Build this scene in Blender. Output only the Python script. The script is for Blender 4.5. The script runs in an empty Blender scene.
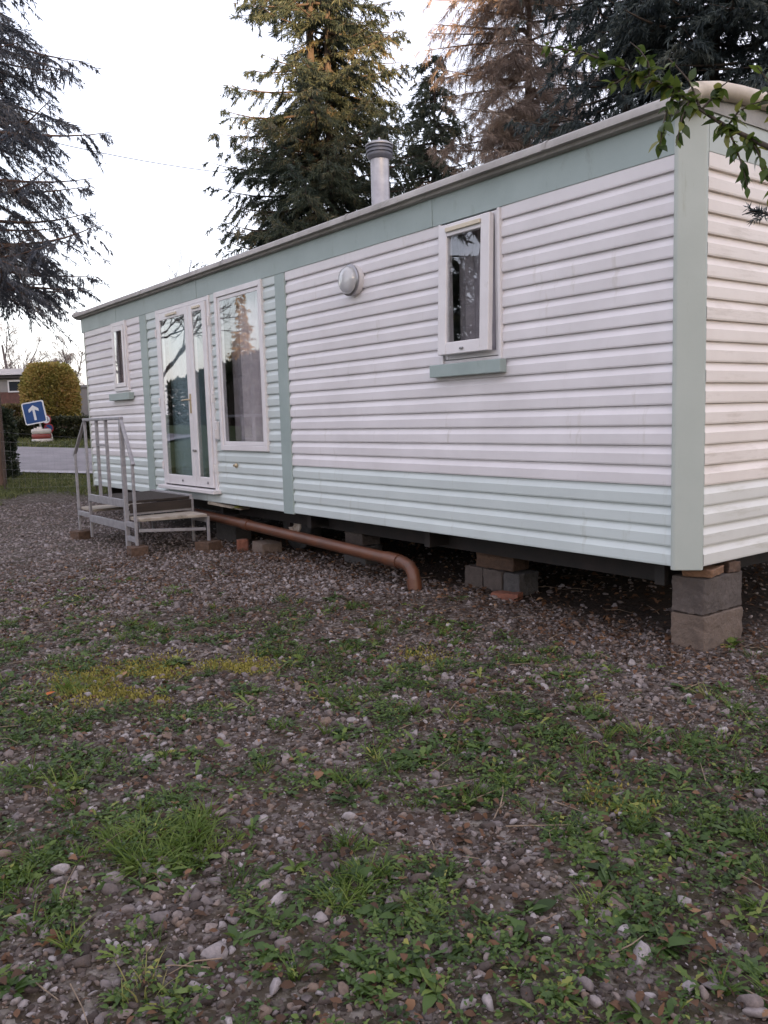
import bpy, math, random
import numpy as np
from mathutils import Matrix, Vector

R = math.radians
scene = bpy.context.scene
COL = scene.collection

# ------------------------------------------------------------------ camera
CP = np.array([2.4447, -3.7744, 1.264]); F = 843.33; YAW, PIT, ROL = .6447, -.1121, -.0288
FW = np.array([-math.cos(YAW)*math.cos(PIT), math.sin(YAW)*math.cos(PIT), math.sin(PIT)])
_r = np.cross(FW, [0, 0, 1]); _r /= np.linalg.norm(_r); _u = np.cross(_r, FW)
RT = _r*math.cos(ROL)+_u*math.sin(ROL); UP = -_r*math.sin(ROL)+_u*math.cos(ROL)
cam = bpy.data.cameras.new('camera'); camo = bpy.data.objects.new('camera', cam); COL.objects.link(camo)
cam.sensor_fit = 'VERTICAL'; cam.sensor_height = 36; cam.lens = F/1024*36; cam.clip_end = 1500; cam.clip_start = .05
m = Matrix.Identity(4)
for i in range(3):
    m[i][0], m[i][1], m[i][2], m[i][3] = RT[i], UP[i], -FW[i], CP[i]
camo.matrix_world = m
scene.camera = camo

# ------------------------------------------------------------------ sky, sun, exposure
SUN_EL, SUN_AZ = R(7), math.atan2(-.30, .95)       # azimuth: angle from +x towards +y
world = bpy.data.worlds.new('World'); scene.world = world; world.use_nodes = True
nt = world.node_tree; nt.nodes.clear()
out = nt.nodes.new('ShaderNodeOutputWorld'); bg = nt.nodes.new('ShaderNodeBackground')
sky = nt.nodes.new('ShaderNodeTexSky'); sky.sky_type = 'NISHITA'; sky.sun_disc = False
sky.sun_elevation = SUN_EL; sky.sun_rotation = math.pi/2-SUN_AZ
sky.dust_density = 2.0; sky.air_density = 1.0; sky.ozone_density = 1.0
mixc = nt.nodes.new('ShaderNodeMix'); mixc.data_type = 'RGBA'
veil = nt.nodes.new('ShaderNodeTexNoise'); veil.inputs['Scale'].default_value = 1.6; veil.inputs['Detail'].default_value = 5
vr = nt.nodes.new('ShaderNodeMapRange'); vr.inputs[1].default_value = .3; vr.inputs[2].default_value = .7
vr.inputs[3].default_value = .44; vr.inputs[4].default_value = .74
tc = nt.nodes.new('ShaderNodeTexCoord')
nt.links.new(tc.outputs['Generated'], veil.inputs['Vector']); nt.links.new(veil.outputs['Fac'], vr.inputs[0])
nt.links.new(vr.outputs[0], mixc.inputs['Factor']); nt.links.new(sky.outputs['Color'], mixc.inputs['A'])
mixc.inputs['B'].default_value = (4.55, 4.3, 4.95, 1)   # thin white veil of cloud
nt.links.new(mixc.outputs['Result'], bg.inputs['Color']); bg.inputs['Strength'].default_value = .15
nt.links.new(bg.outputs[0], out.inputs['Surface'])
sl = bpy.data.lights.new('sun', 'SUN'); sl.energy = 5.0; sl.angle = R(.5); sl.color = (1, .64, .33)
so = bpy.data.objects.new('sun', sl); COL.objects.link(so)
sd = Vector((math.cos(SUN_AZ)*math.cos(SUN_EL), math.sin(SUN_AZ)*math.cos(SUN_EL), math.sin(SUN_EL)))
so.rotation_euler = sd.to_track_quat('Z', 'Y').to_euler(); so.location = sd*60
vs = scene.view_settings; vs.view_transform = 'Standard'; vs.look = 'None'; vs.gamma = 1; vs.exposure = 1.62

# ------------------------------------------------------------------ helpers
rng = np.random.default_rng(7); random.seed(7)

def ray(px, py): return FW+RT*(px-384)/F+UP*(512-py)/F
def gnd(px, py, z=0.):
    d = ray(px, py); return CP+d*((z-CP[2])/d[2])
def at(px, py, depth): return CP+ray(px, py)*depth     # a point at an axial distance from the viewpoint

def hsh(ix, iy, s):
    v = np.sin(ix*127.1+iy*311.7+s*74.7)*43758.5453
    return v-np.floor(v)
def vnoise(x, y, s=0):
    ix, iy = np.floor(x), np.floor(y); fx, fy = x-ix, y-iy
    fx = fx*fx*(3-2*fx); fy = fy*fy*(3-2*fy)
    a, b, c, d = hsh(ix, iy, s), hsh(ix+1, iy, s), hsh(ix, iy+1, s), hsh(ix+1, iy+1, s)
    return (a*(1-fx)+b*fx)*(1-fy)+(c*(1-fx)+d*fx)*fy
def fbm(x, y, s=0, o=4):
    x = np.asarray(x, float); y = np.asarray(y, float)
    t = 0; a = .5; n = 0
    for k in range(o):
        t = t+a*vnoise(x, y, s+k); n += a; a *= .55; x = x*2.03+3.1; y = y*2.03+1.7
    return t/n
def ss(a, b, x):
    t = np.clip((np.asarray(x, float)-a)/(b-a), 0, 1); return t*t*(3-2*t)

SHADE_HILL = 36.0      # unseen rise added on the right to hide the low sun from the pitch
def tz(x, y):
    """height of the terrain"""
    x = np.asarray(x, float); y = np.asarray(y, float)
    q = -x-8.9; sp = np.log1p(np.exp(np.clip(q*1.6, -30, 30)))/1.6
    sp = np.minimum(sp, 14)+np.maximum(sp-14, 0)*.15
    z = .078*sp
    near = ss(12, 5, np.hypot(x+3, y+1))
    z = z+near*(.05*(fbm(x*1.1, y*1.1, 3)-.5)+.03*(fbm(x*3.3, y*3.3, 9)-.5))
    z = z+.75*ss(3.7, 6.4, y)*ss(-16, -11, x)  # bank behind the home, raised to block light from behind
    far = ss(25, 120, np.hypot(x, y))
    s = x*math.cos(SUN_AZ)+y*math.sin(SUN_AZ)
    return z+far*(fbm(x*.01, y*.01, 5)*3-.5)+SHADE_HILL*np.exp(-((s-220)/75)**2)

def tag(o, label=None, cat=None, group=None, kind=None):
    if label: o['label'] = label
    if cat: o['category'] = cat
    if group: o['group'] = group
    if kind: o['kind'] = kind
    return o
def empty(name, loc=(0, 0, 0), rz=0., label=None, cat=None, group=None):
    o = bpy.data.objects.new(name, None); COL.objects.link(o); o.location = tuple(map(float, loc)); o.rotation_euler = (0, 0, rz)
    o.empty_display_size = .2
    return tag(o, label, cat, group)

def np_mesh(name, V, Fq, mat, parent=None, attrs=None, smooth=False):
    """V (n,3), Fq (m,k) with k = 3 or 4"""
    V = np.ascontiguousarray(V, dtype=np.float32); Fq = np.ascontiguousarray(Fq, dtype=np.int32)
    me = bpy.data.meshes.new(name); k = Fq.shape[1]
    me.vertices.add(len(V)); me.vertices.foreach_set('co', V.ravel())
    me.loops.add(Fq.size); me.loops.foreach_set('vertex_index', Fq.ravel())
    me.polygons.add(len(Fq)); me.polygons.foreach_set('loop_start', np.arange(0, Fq.size, k, dtype=np.int32))
    if smooth: me.polygons.foreach_set('use_smooth', np.ones(len(Fq), dtype=bool))
    for an, av in (attrs or {}).items():
        a = me.attributes.new(an, 'FLOAT', 'POINT'); a.data.foreach_set('value', np.ascontiguousarray(av, dtype=np.float32))
    me.update(calc_edges=True); me.validate()
    me.materials.append(mat)
    o = bpy.data.objects.new(name, me); COL.objects.link(o)
    if parent: o.parent = parent
    return o

class MB:
    def __init__(s): s.v = []; s.f = []
    def add(s, v, f):
        b = len(s.v); s.v += [tuple(map(float, p)) for p in v]; s.f += [tuple(b+i for i in q) for q in f]; return s
    def box(s, x0, x1, y0, y1, z0, z1, M=None):
        v = [(x, y, z) for z in (z0, z1) for y in (y0, y1) for x in (x0, x1)]
        if M is not None: v = [tuple(M @ Vector(p)) for p in v]
        return s.add(v, [(0, 2, 3, 1), (4, 5, 7, 6), (0, 1, 5, 4), (2, 6, 7, 3), (0, 4, 6, 2), (1, 3, 7, 5)])
    def bar(s, p, q, w, h=None):
        """box beam from p to q, w wide, h high"""
        p, q = Vector(p), Vector(q); d = (q-p); L = d.length; d.normalize(); h = h or w
        a = d.cross(Vector((0, 0, 1)))
        if a.length < 1e-3: a = Vector((1, 0, 0))
        a.normalize(); b = a.cross(d)
        v = [c+a*sx*w/2+b*sy*h/2 for c in (p, q) for sx, sy in ((-1, -1), (1, -1), (1, 1), (-1, 1))]
        return s.add(v, [(3, 2, 1, 0), (4, 5, 6, 7), (0, 1, 5, 4), (1, 2, 6, 5), (2, 3, 7, 6), (3, 0, 4, 7)])
    def tube(s, pts, r, n=10, cap=True):
        pts = [Vector(p) for p in pts]; rr = r if isinstance(r, (list, tuple)) else [r]*len(pts)
        v = []; f = []; prev = None
        for i, p in enumerate(pts):
            d = (pts[min(i+1, len(pts)-1)]-pts[max(i-1, 0)]).normalized()
            a = prev if prev is not None else (Vector((0, 0, 1)) if abs(d.z) < .9 else Vector((1, 0, 0)))
            a = (a-d*a.dot(d)).normalized(); prev = a; b = d.cross(a)
            v += [p+(a*math.cos(t)+b*math.sin(t))*rr[i] for t in (2*math.pi*k/n for k in range(n))]
        for i in range(len(pts)-1):
            for k in range(n):
                f.append((i*n+k, i*n+(k+1) % n, (i+1)*n+(k+1) % n, (i+1)*n+k))
        if cap: f += [tuple(range(n))[::-1], tuple(range((len(pts)-1)*n, len(pts)*n))]
        return s.add(v, f)
    def lathe(s, prof, c=(0, 0, 0), n=24, M=None):
        """prof = [(r, z)...] about the z axis through c"""
        v = []; f = []
        for r, z in prof:
            for k in range(n):
                t = 2*math.pi*k/n; p = Vector((r*math.cos(t), r*math.sin(t), z))
                v.append((M @ p) if M is not None else p+Vector(c))
        for i in range(len(prof)-1):
            for k in range(n): f.append((i*n+k, i*n+(k+1) % n, (i+1)*n+(k+1) % n, (i+1)*n+k))
        f += [tuple(range(n))[::-1], tuple(range((len(prof)-1)*n, len(prof)*n))]
        return s.add(v, f)
    def prism(s, poly, z0, z1):
        n = len(poly); v = [(x, y, z0) for x, y in poly]+[(x, y, z1) for x, y in poly]
        return s.add(v, [tuple(range(n))[::-1], tuple(range(n, 2*n))]+[(i, (i+1) % n, n+(i+1) % n, n+i) for i in range(n)])
    def build(s, name, mat, parent=None, bevel=0., smooth=False, seg=2):
        me = bpy.data.meshes.new(name); me.from_pydata(s.v, [], s.f); me.update(); me.materials.append(mat)
        import bmesh
        b = bmesh.new(); b.from_mesh(me); bmesh.ops.recalc_face_normals(b, faces=b.faces)
        b.to_mesh(me); b.free()
        if smooth:
            for p in me.polygons: p.use_smooth = True
            me.set_sharp_from_angle(angle=R(40))
        o = bpy.data.objects.new(name, me); COL.objects.link(o)
        if parent: o.parent = parent
        if bevel:
            bm_ = o.modifiers.new('bevel', 'BEVEL'); bm_.width = bevel; bm_.segments = seg; bm_.limit_method = 'ANGLE'; bm_.angle_limit = R(35)
        return o

# ------------------------------------------------------------------ materials
def N(nt_, t, **kw):
    n = nt_.nodes.new(t)
    for k, v in kw.items(): setattr(n, k, v)
    return n
def new_mat(name):
    mt = bpy.data.materials.new(name); mt.use_nodes = True; t = mt.node_tree; t.nodes.clear()
    o = N(t, 'ShaderNodeOutputMaterial'); p = N(t, 'ShaderNodeBsdfPrincipled'); t.links.new(p.outputs[0], o.inputs['Surface'])
    return mt, t, p, o
def ramp(t, fac, stops):
    r = N(t, 'ShaderNodeValToRGB'); e = r.color_ramp.elements
    while len(e) < len(stops): e.new(.5)
    for i, (p, c) in enumerate(stops): e[i].position = p; e[i].color = (*c, 1)
    t.links.new(fac, r.inputs[0]); return r
def noise(t, scale, detail=4, rough=.55, coord='Object', stretch=None):
    c = N(t, 'ShaderNodeTexCoord'); n = N(t, 'ShaderNodeTexNoise'); n.inputs['Scale'].default_value = scale
    n.inputs['Detail'].default_value = detail; n.inputs['Roughness'].default_value = rough
    if stretch:
        mp = N(t, 'ShaderNodeMapping'); mp.inputs['Scale'].default_value = stretch
        t.links.new(c.outputs[coord], mp.inputs[0]); t.links.new(mp.outputs[0], n.inputs['Vector'])
    else: t.links.new(c.outputs[coord], n.inputs['Vector'])
    return n
def mixrgb(t, fac, a, b, mode='MIX'):
    x = N(t, 'ShaderNodeMix', data_type='RGBA', blend_type=mode)
    for s, v in (('Factor', fac), ('A', a), ('B', b)):
        if isinstance(v, (int, float)): x.inputs[s].default_value = v
        elif isinstance(v, tuple): x.inputs[s].default_value = (*v, 1)
        else: t.links.new(v, x.inputs[s])
    return x.outputs['Result']
def worn(name, c0, c1, rough=.5, scale=6, detail=6, bump=.0, bscale=60, metallic=0, lo=.35, hi=.7, stretch=None, spec=.5, dirt=None):
    """a colour that wears into a second one in patches, optional fine bump"""
    mt, t, p, o = new_mat(name)
    n = noise(t, scale, detail, .6, stretch=stretch)
    c = ramp(t, n.outputs['Fac'], [(lo, c0), (hi, c1)]).outputs[0]
    if dirt:
        d = noise(t, dirt[1], 8, .7, stretch=dirt[2] if len(dirt) > 2 else None)
        f = ramp(t, d.outputs['Fac'], [(dirt[3] if len(dirt) > 3 else .5, (0, 0, 0)), (.78, (1, 1, 1))]).outputs[0]
        c = mixrgb(t, f, c, dirt[0])
    t.links.new(c, p.inputs['Base Color']); p.inputs['Roughness'].default_value = rough; p.inputs['Metallic'].default_value = metallic
    p.inputs['Specular IOR Level'].default_value = spec
    if bump:
        b = N(t, 'ShaderNodeBump'); b.inputs['Strength'].default_value = bump; b.inputs['Distance'].default_value = .01
        n2 = noise(t, bscale, 5, .6, stretch=stretch); t.links.new(n2.outputs['Fac'], b.inputs['Height']); t.links.new(b.outputs[0], p.inputs['Normal'])
    return mt
def leaf_mat(name, stops, trans=.35, rough=.5, patch=None):
    """stops over the per-leaf 'shade' value"""
    mt, t, p, o = new_mat(name)
    a = N(t, 'ShaderNodeAttribute', attribute_name='shade')
    c = ramp(t, a.outputs['Fac'], stops).outputs[0]
    t.links.new(c, p.inputs['Base Color']); p.inputs['Roughness'].default_value = rough; p.inputs['Specular IOR Level'].default_value = .3
    tr = N(t, 'ShaderNodeBsdfTranslucent'); t.links.new(c, tr.inputs['Color'])
    mx = N(t, 'ShaderNodeMixShader'); mx.inputs[0].default_value = trans
    t.links.new(p.outputs[0], mx.inputs[1]); t.links.new(tr.outputs[0], mx.inputs[2]); t.links.new(mx.outputs[0], o.inputs['Surface'])
    return mt

M = {}
M['white_siding'] = worn('white vinyl siding', (.71, .68, .70), (.62, .59, .605), .38, 2.2, 7, .06, 25, dirt=((.46, .42, .37), 4, (2.2, 1, .35), .60))
M['end_siding'] = worn('warm lit weathered siding', (.77, .70, .655), (.69, .615, .57), .42, 2.0, 7, .06, 25, dirt=((.50, .43, .37), 3.5, (1, .6, 4), .54))  # warm evening light on the end wall put into the white
M['end_low'] = worn('pale grey green siding', (.66, .655, .625), (.59, .58, .55), .42, 2.0, 7, .06, 25, dirt=((.42, .40, .33), 3.5, (1, .6, 4), .54))
M['green_siding'] = worn('pale green siding', (.55, .605, .60), (.495, .545, .54), .38, 2.2, 7, .06, 25, dirt=((.36, .38, .33), 4, (2.2, 1, .35), .58))
M['green_trim'] = worn('sage green trim', (.315, .38, .37), (.27, .33, .32), .45, 3, 6, .05, 40, dirt=((.21, .25, .21), 5, (1.5, 1, .6), .59))
M['post'] = worn('sage green corner post', (.41, .445, .415), (.365, .40, .37), .42, 2.5, 6, .05, 40, dirt=((.27, .28, .21), 4, (3, 3, .35), .60))
M['roof'] = worn('weathered grey roof', (.37, .35, .33), (.23, .215, .20), .6, 3, 7, .3, 30, dirt=((.14, .14, .09), 8, None, .55))
M['roof_end'] = worn('weathered cream roof roll', (.58, .50, .41), (.40, .33, .26), .6, 4, 7, .2, 30, dirt=((.16, .13, .09), 6, None, .55))
M['upvc'] = worn('white window plastic', (.71, .685, .70), (.63, .60, .61), .35, 4, 5, 0, dirt=((.45, .42, .38), 9, None, .62))
M['cream_vent'] = worn('cream vent plastic', (.62, .55, .43), (.55, .48, .37), .5)
M['trim_white'] = worn('white trim strip', (.68, .655, .665), (.6, .575, .585), .4, 5)
M['alu'] = worn('dull galvanised steel', (.36, .35, .37), (.25, .245, .26), .5, 18, 5, .1, 60, metallic=.35)
M['flue'] = worn('stainless flue', (.42, .40, .41), (.28, .265, .27), .38, 9, 5, .05, 30, metallic=.6)
M['flue_cap'] = worn('dark flue cowl', (.20, .20, .23), (.11, .11, .13), .5, 9, metallic=.5)
M['lamp_ring'] = worn('silver lamp ring', (.34, .335, .35), (.26, .255, .265), .28, 10, metallic=.8)
M['brass'] = worn('brass handle', (.62, .50, .34), (.45, .36, .24), .35, 12, metallic=.7)
M['black_steel'] = worn('rusty black chassis steel', (.012, .011, .011), (.026, .018, .016), .7, 8, 6, .2, 40)
M['tyre'] = worn('old tyre rubber', (.02, .02, .02), (.045, .043, .042), .8, 14, 5, .2, 50)
M['rim'] = worn('cream wheel hub', (.75, .67, .58), (.52, .42, .34), .6, 14)
M['pvc_pipe'] = worn('red brown drain pipe', (.125, .046, .022), (.085, .034, .020), .42, 5, 6, .05, 30, dirt=((.075, .05, .04), 7, None, .52))
M['block'] = worn('grey concrete block', (.105, .085, .076), (.072, .058, .052), .95, 7, 8, .6, 90)
M['block_dark'] = worn('dark concrete block', (.085, .08, .08), (.06, .056, .056), .95, 7, 8, .6, 90)  # darker tone of the grey concrete
M['block_tan'] = worn('tan concrete block', (.155, .115, .092), (.11, .082, .066), .95, 6, 8, .6, 90)
M['brick'] = worn('old brick', (.21, .08, .05), (.13, .055, .04), .9, 12, 7, .5, 70)
M['wood_block'] = worn('weathered timber block', (.12, .07, .046), (.065, .04, .028), .85, 5, 7, .5, 40, stretch=(1, 6, 6))
M['wood_pale'] = worn('pale weathered board', (.42, .37, .31), (.28, .24, .20), .85, 5, 7, .4, 40, stretch=(6, 1, 6), dirt=((.12, .10, .07), 6, None, .5))
M['wood_dark'] = worn('shade dark board', (.036, .025, .019), (.022, .016, .013), .8, 5, 7, .4, 40, stretch=(6, 1, 6))  # brown board darkened to carry the shade on the platform
M['wedge'] = worn('split timber wedge', (.24, .13, .07), (.14, .075, .045), .8, 5, 7, .4, 40, stretch=(1, 6, 6))
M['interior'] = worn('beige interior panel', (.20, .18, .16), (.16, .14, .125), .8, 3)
M['curtain'] = worn('white net curtain', (.66, .59, .60), (.54, .48, .50), .9, 12)
M['blind'] = worn('teal grey door blind', (.28, .38, .405), (.23, .315, .34), .7, 3)
M['grey_curtain'] = worn('grey lined curtain', (.40, .36, .38), (.29, .26, .28), .9, 8)
M['bark'] = worn('spruce bark', (.085, .062, .05), (.045, .035, .03), .9, 12, 7, .6, 40, stretch=(3, 3, .6))
M['bark_red'] = worn('reddish spruce bark', (.16, .10, .075), (.085, .055, .043), .9, 10, 7, .8, 40, stretch=(3, 3, .6))
M['bark_pale'] = worn('pale larch bark', (.24, .17, .13), (.11, .085, .07), .9, 9, 7, .6, 40, stretch=(2, 2, .6))
M['bark_grey'] = worn('grey twig bark', (.13, .105, .095), (.08, .065, .06), .9, 9, 7, .3, 40)
M['twig'] = worn('dark green twig', (.07, .05, .035), (.04, .03, .025), .8, 20)

def glass_mat(name, boost=2.2, base=.09):
    mt, t, p, o = new_mat(name); t.nodes.remove(p)
    lw = N(t, 'ShaderNodeLayerWeight'); lw.inputs['Blend'].default_value = .5
    pw = N(t, 'ShaderNodeMath', operation='POWER'); t.links.new(lw.outputs['Facing'], pw.inputs[0]); pw.inputs[1].default_value = 5
    ma = N(t, 'ShaderNodeMath', operation='MULTIPLY_ADD', use_clamp=True); ma.inputs[1].default_value = boost; ma.inputs[2].default_value = base
    t.links.new(pw.outputs[0], ma.inputs[0])
    tr = N(t, 'ShaderNodeBsdfTransparent'); tr.inputs[0].default_value = (.95, .96, .965, 1)
    gl = N(t, 'ShaderNodeBsdfGlossy'); gl.inputs['Roughness'].default_value = .012; gl.inputs['Color'].default_value = (.93, .94, .97, 1)
    n = noise(t, 1.3, 2, .5); b = N(t, 'ShaderNodeBump'); b.inputs['Strength'].default_value = .015; b.inputs['Distance'].default_value = .1
    t.links.new(n.outputs['Fac'], b.inputs['Height']); t.links.new(b.outputs[0], gl.inputs['Normal'])
    mx = N(t, 'ShaderNodeMixShader'); t.links.new(ma.outputs[0], mx.inputs[0]); t.links.new(tr.outputs[0], mx.inputs[1]); t.links.new(gl.outputs[0], mx.inputs[2])
    t.links.new(mx.outputs[0], o.inputs['Surface']); return mt
M['glass'] = glass_mat('window glass')
mt, t, p, o = new_mat('frosted lamp glass'); p.inputs['Base Color'].default_value = (.93, .93, .95, 1); p.inputs['Roughness'].default_value = .06
p.inputs['Transmission Weight'].default_value = .55; p.inputs['Coat Weight'].default_value = 1; M['lamp_glass'] = mt

# ------------------------------------------------------------------ terrain
GREENS = [  # px, py, rx, ry (metres), weight - where weeds grow thick
    (40, 725, .38, .32, 1.0), (175, 632, .35, .22, .7), (30, 582, .45, .25, .6), (312, 645, .22, .18, .7), (330, 705, .45, .35, .8),
    (430, 690, .35, .28, .8), (420, 760, .25, .22, 1.0), (480, 770, .4, .3, .75), (385, 890, .28, .25, .9), (610, 765, .4, .3, .8),
    (640, 830, .35, .28, .8), (540, 830, .3, .2, .5), (700, 930, .35, .3, 1.0), (600, 950, .3, .2, .85), (470, 930, .3, .22, .85), (330, 960, .25, .2, .85),
    (290, 830, .2, .2, .7), (160, 840, .25, .2, .8), (30, 860, .25, .2, .9), (560, 690, .3, .25, .65), (520, 640, .2, .15, .4), (240, 985, .15, .12, .6),
    (560, 1000, .2, .15, .8), (440, 1000, .2, .15, .8), (740, 820, .3, .25, .7), (700, 760, .3, .3, .55), (270, 640, .3, .2, .55), (110, 770, .2, .2, .7), (320, 780, .2, .2, .7)]
BARES = [(250, 760, .33, .25, 1.), (120, 960, .3, .18, .9), (160, 760, .25, .2, .5), (520, 870, .2, .15, .8), (600, 640, .7, .3, 1.), (690, 690, .5, .35, .8), (270, 580, 1.3, .55, .8), (730, 720, .3, .3, .6), (250, 840, .12, .15, .6), (60, 990, .2, .12, .6), (60, 640, .5, .3, .5), (400, 830, .15, .12, .6)]
MOSS = [(130, 680, .30, .20, 1.), (235, 667, .22, .12, .9), (100, 690, .18, .12, .8), (150, 700, .12, .08, .8), (620, 800, .12, .08, .7), (420, 660, .2, .1, .4), (300, 690, .12, .1, .4)]
def blobs(x, y, L):
    t = 0
    for px, py, rx, ry, w in L:
        c = gnd(px, py); t = t+w*np.exp(-(((x-c[0])**2+(y-c[1])**2)/(rx*ry)))
    return t
def f_green(x, y):
    g = .47+.26*blobs(x, y, GREENS)-.30*blobs(x, y, BARES)-.3*np.clip(blobs(x, y, MOSS), 0, 1)+.7*(fbm(x*2.1, y*2.1, 21)-.5)+2.2*(fbm(x*8, y*8, 27, 3)-.5)
    dist = np.hypot(x-CP[0], y-CP[1])
    g = g-.34*ss(4.6, 7.2, dist)
    g = g*(1-ss(-.45, -.1, y)*ss(.8, -.3, x)*ss(-11, -9, x))
    return np.clip(g, 0, 1)
def f_under_shade(x, y): return ss(.12, .5, y+.25*(fbm(x*2, y*2, 77)-.5))*ss(3.3, 2.9, y)*ss(-9.3, -8.9, x)*ss(.1, -.25, x)  # where the ground is darkened and gravel thinned to deepen shade under the home
def f_moss(x, y): return np.clip(blobs(x, y, MOSS)*1.5*ss(.36, .55, fbm(x*6, y*6, 31)), 0, 1)
def f_verge(x, y):
    """turf beyond the gravel"""
    n = fbm(x*.8, y*.8, 41)
    g = ss(-10.9, -12.4, x+(n-.5)*2.2)
    g = np.maximum(g, ss(2.9, 3.6, y+(n-.5)*1.0)); g = np.maximum(g, ss(-8, -11, y+(n-.5)*2)); g = np.maximum(g, ss(2.6, 3.4, x+y*.2+(n-.5))*ss(.8, 1.8, y))
    return np.clip(g, 0, 1)

def axis(lo, hi, fine_lo, fine_hi, step, grow=1.16):
    a = list(np.arange(fine_lo, fine_hi, step)); s = step; v = a[0]; L = []
    while v > lo: s *= grow; v -= s; L.append(v)
    s = step; v = a[-1]; H = []
    while v < hi: s *= grow; v += s; H.append(v)
    return np.array(L[::-1]+a+H)
gx = axis(-420, 420, -11, 3.5, .055); gy = axis(-420, 420, -4.2, 3.2, .055)
GX, GY = np.meshgrid(gx, gy); nx, ny = len(gx), len(gy)
idx = np.arange(nx*ny).reshape(ny, nx)
fq = np.stack([idx[:-1, :-1], idx[:-1, 1:], idx[1:, 1:], idx[1:, :-1]], -1).reshape(-1, 4)
mt, t, p, o = new_mat('gravelly soil')
ag = N(t, 'ShaderNodeAttribute', attribute_name='green'); am = N(t, 'ShaderNodeAttribute', attribute_name='moss'); av = N(t, 'ShaderNodeAttribute', attribute_name='verge')
vo = N(t, 'ShaderNodeTexVoronoi'); vo.inputs['Scale'].default_value = 38; co = N(t, 'ShaderNodeTexCoord'); t.links.new(co.outputs['Object'], vo.inputs['Vector'])
sep = N(t, 'ShaderNodeSeparateColor'); t.links.new(vo.outputs['Color'], sep.inputs[0])
stone = ramp(t, sep.outputs[0], [(.0, (.045, .032, .026)), (.35, (.085, .064, .054)), (.7, (.14, .116, .105)), (1, (.22, .19, .17))]).outputs[0]
n1 = noise(t, 4.5, 8, .65); soil = ramp(t, n1.outputs['Fac'], [(.3, (.020, .013, .009)), (.55, (.050, .032, .023)), (.75, (.085, .060, .045))]).outputs[0]
n2 = noise(t, 26, 5, .6); fs = ramp(t, n2.outputs['Fac'], [(.42, (0, 0, 0)), (.55, (1, 1, 1))]).outputs[0]
c = mixrgb(t, fs, soil, stone)
n3 = noise(t, 60, 4, .7); gcol = ramp(t, n3.outputs['Fac'], [(.3, (.022, .022, .010)), (.7, (.060, .062, .022))]).outputs[0]
gm = N(t, 'ShaderNodeMath', operation='MULTIPLY'); t.links.new(ag.outputs['Fac'], gm.inputs[0]); gm.inputs[1].default_value = .55
c = mixrgb(t, gm.outputs[0], c, gcol)
n4 = noise(t, 90, 4, .7); mcol = ramp(t, n4.outputs['Fac'], [(.3, (.085, .08, .02)), (.7, (.20, .175, .05))]).outputs[0]
c = mixrgb(t, am.outputs['Fac'], c, mcol)
n5 = noise(t, 1.7, 9, .7); vcol = ramp(t, n5.outputs['Fac'], [(.3, (.030, .045, .014)), (.55, (.062, .085, .026)), (.75, (.11, .11, .045))]).outputs[0]
c = mixrgb(t, av.outputs['Fac'], c, vcol)
au = N(t, 'ShaderNodeAttribute', attribute_name='under'); n6 = noise(t, 9, 7, .7); under_shade = ramp(t, n6.outputs['Fac'], [(.35, (.014, .010, .008)), (.7, (.045, .030, .022))]).outputs[0]  # bare earth, its colour darkened to carry the shade under the home
c = mixrgb(t, au.outputs['Fac'], c, under_shade)
t.links.new(c, p.inputs['Base Color']); p.inputs['Roughness'].default_value = .92; p.inputs['Specular IOR Level'].default_value = .25
b = N(t, 'ShaderNodeBump'); b.inputs['Strength'].default_value = .9; b.inputs['Distance'].default_value = .015
hm = N(t, 'ShaderNodeMath', operation='SUBTRACT'); t.links.new(n2.outputs['Fac'], hm.inputs[0]); t.links.new(vo.outputs['Distance'], hm.inputs[1])
t.links.new(hm.outputs[0], b.inputs['Height']); t.links.new(b.outputs[0], p.inputs['Normal'])
fx, fy = GX.ravel(), GY.ravel()
ground = np_mesh('ground', np.stack([fx, fy, tz(fx, fy)], 1), fq, mt, attrs={'green': f_green(fx, fy)*(np.hypot(fx, fy) < 14), 'moss': f_moss(fx, fy), 'verge': f_verge(fx, fy), 'under': f_under_shade(fx, fy)}, smooth=True)
tag(ground, kind='structure')

# access road across the view beyond the pitch, with a pale kerb on this side
RH = np.array([math.sin(YAW), math.cos(YAW)]); FH = np.array([-math.cos(YAW), math.sin(YAW)])
def view_xy(d, s): return CP[:2]+FH*d+RH*s
def strip(name, d0, d1, s0, s1, mat, lift, nd=10, ns=120, wob=.0):
    D, S = np.meshgrid(np.linspace(0, 1, nd), np.linspace(s0, s1, ns))
    dd = d0+(d1-d0)*D+wob*np.sin(S*.35+1)+.012*S*S*wob
    X = CP[0]+FH[0]*dd+RH[0]*S; Y = CP[1]+FH[1]*dd+RH[1]*S
    i = np.arange(nd*ns).reshape(ns, nd); f = np.stack([i[:-1, :-1], i[:-1, 1:], i[1:, 1:], i[1:, :-1]], -1).reshape(-1, 4)
    return np_mesh(name, np.stack([X.ravel(), Y.ravel(), (tz(X, Y)+lift).ravel()], 1), f, mat, smooth=True)
M['asphalt'] = worn('pale worn asphalt', (.19, .175, .185), (.26, .24, .25), .9, 2.5, 9, .4, 80)
M['kerb'] = worn('pale concrete edging', (.40, .38, .40), (.30, .28, .29), .9, 3, 7)
tag(strip('road', 15.9, 20.2, -16, 26, M['asphalt'], .03, wob=.15), kind='structure')
tag(strip('kerb', 15.55, 15.86, -16, 26, M['kerb'], .06, nd=3, wob=.15), kind='structure')

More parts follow.
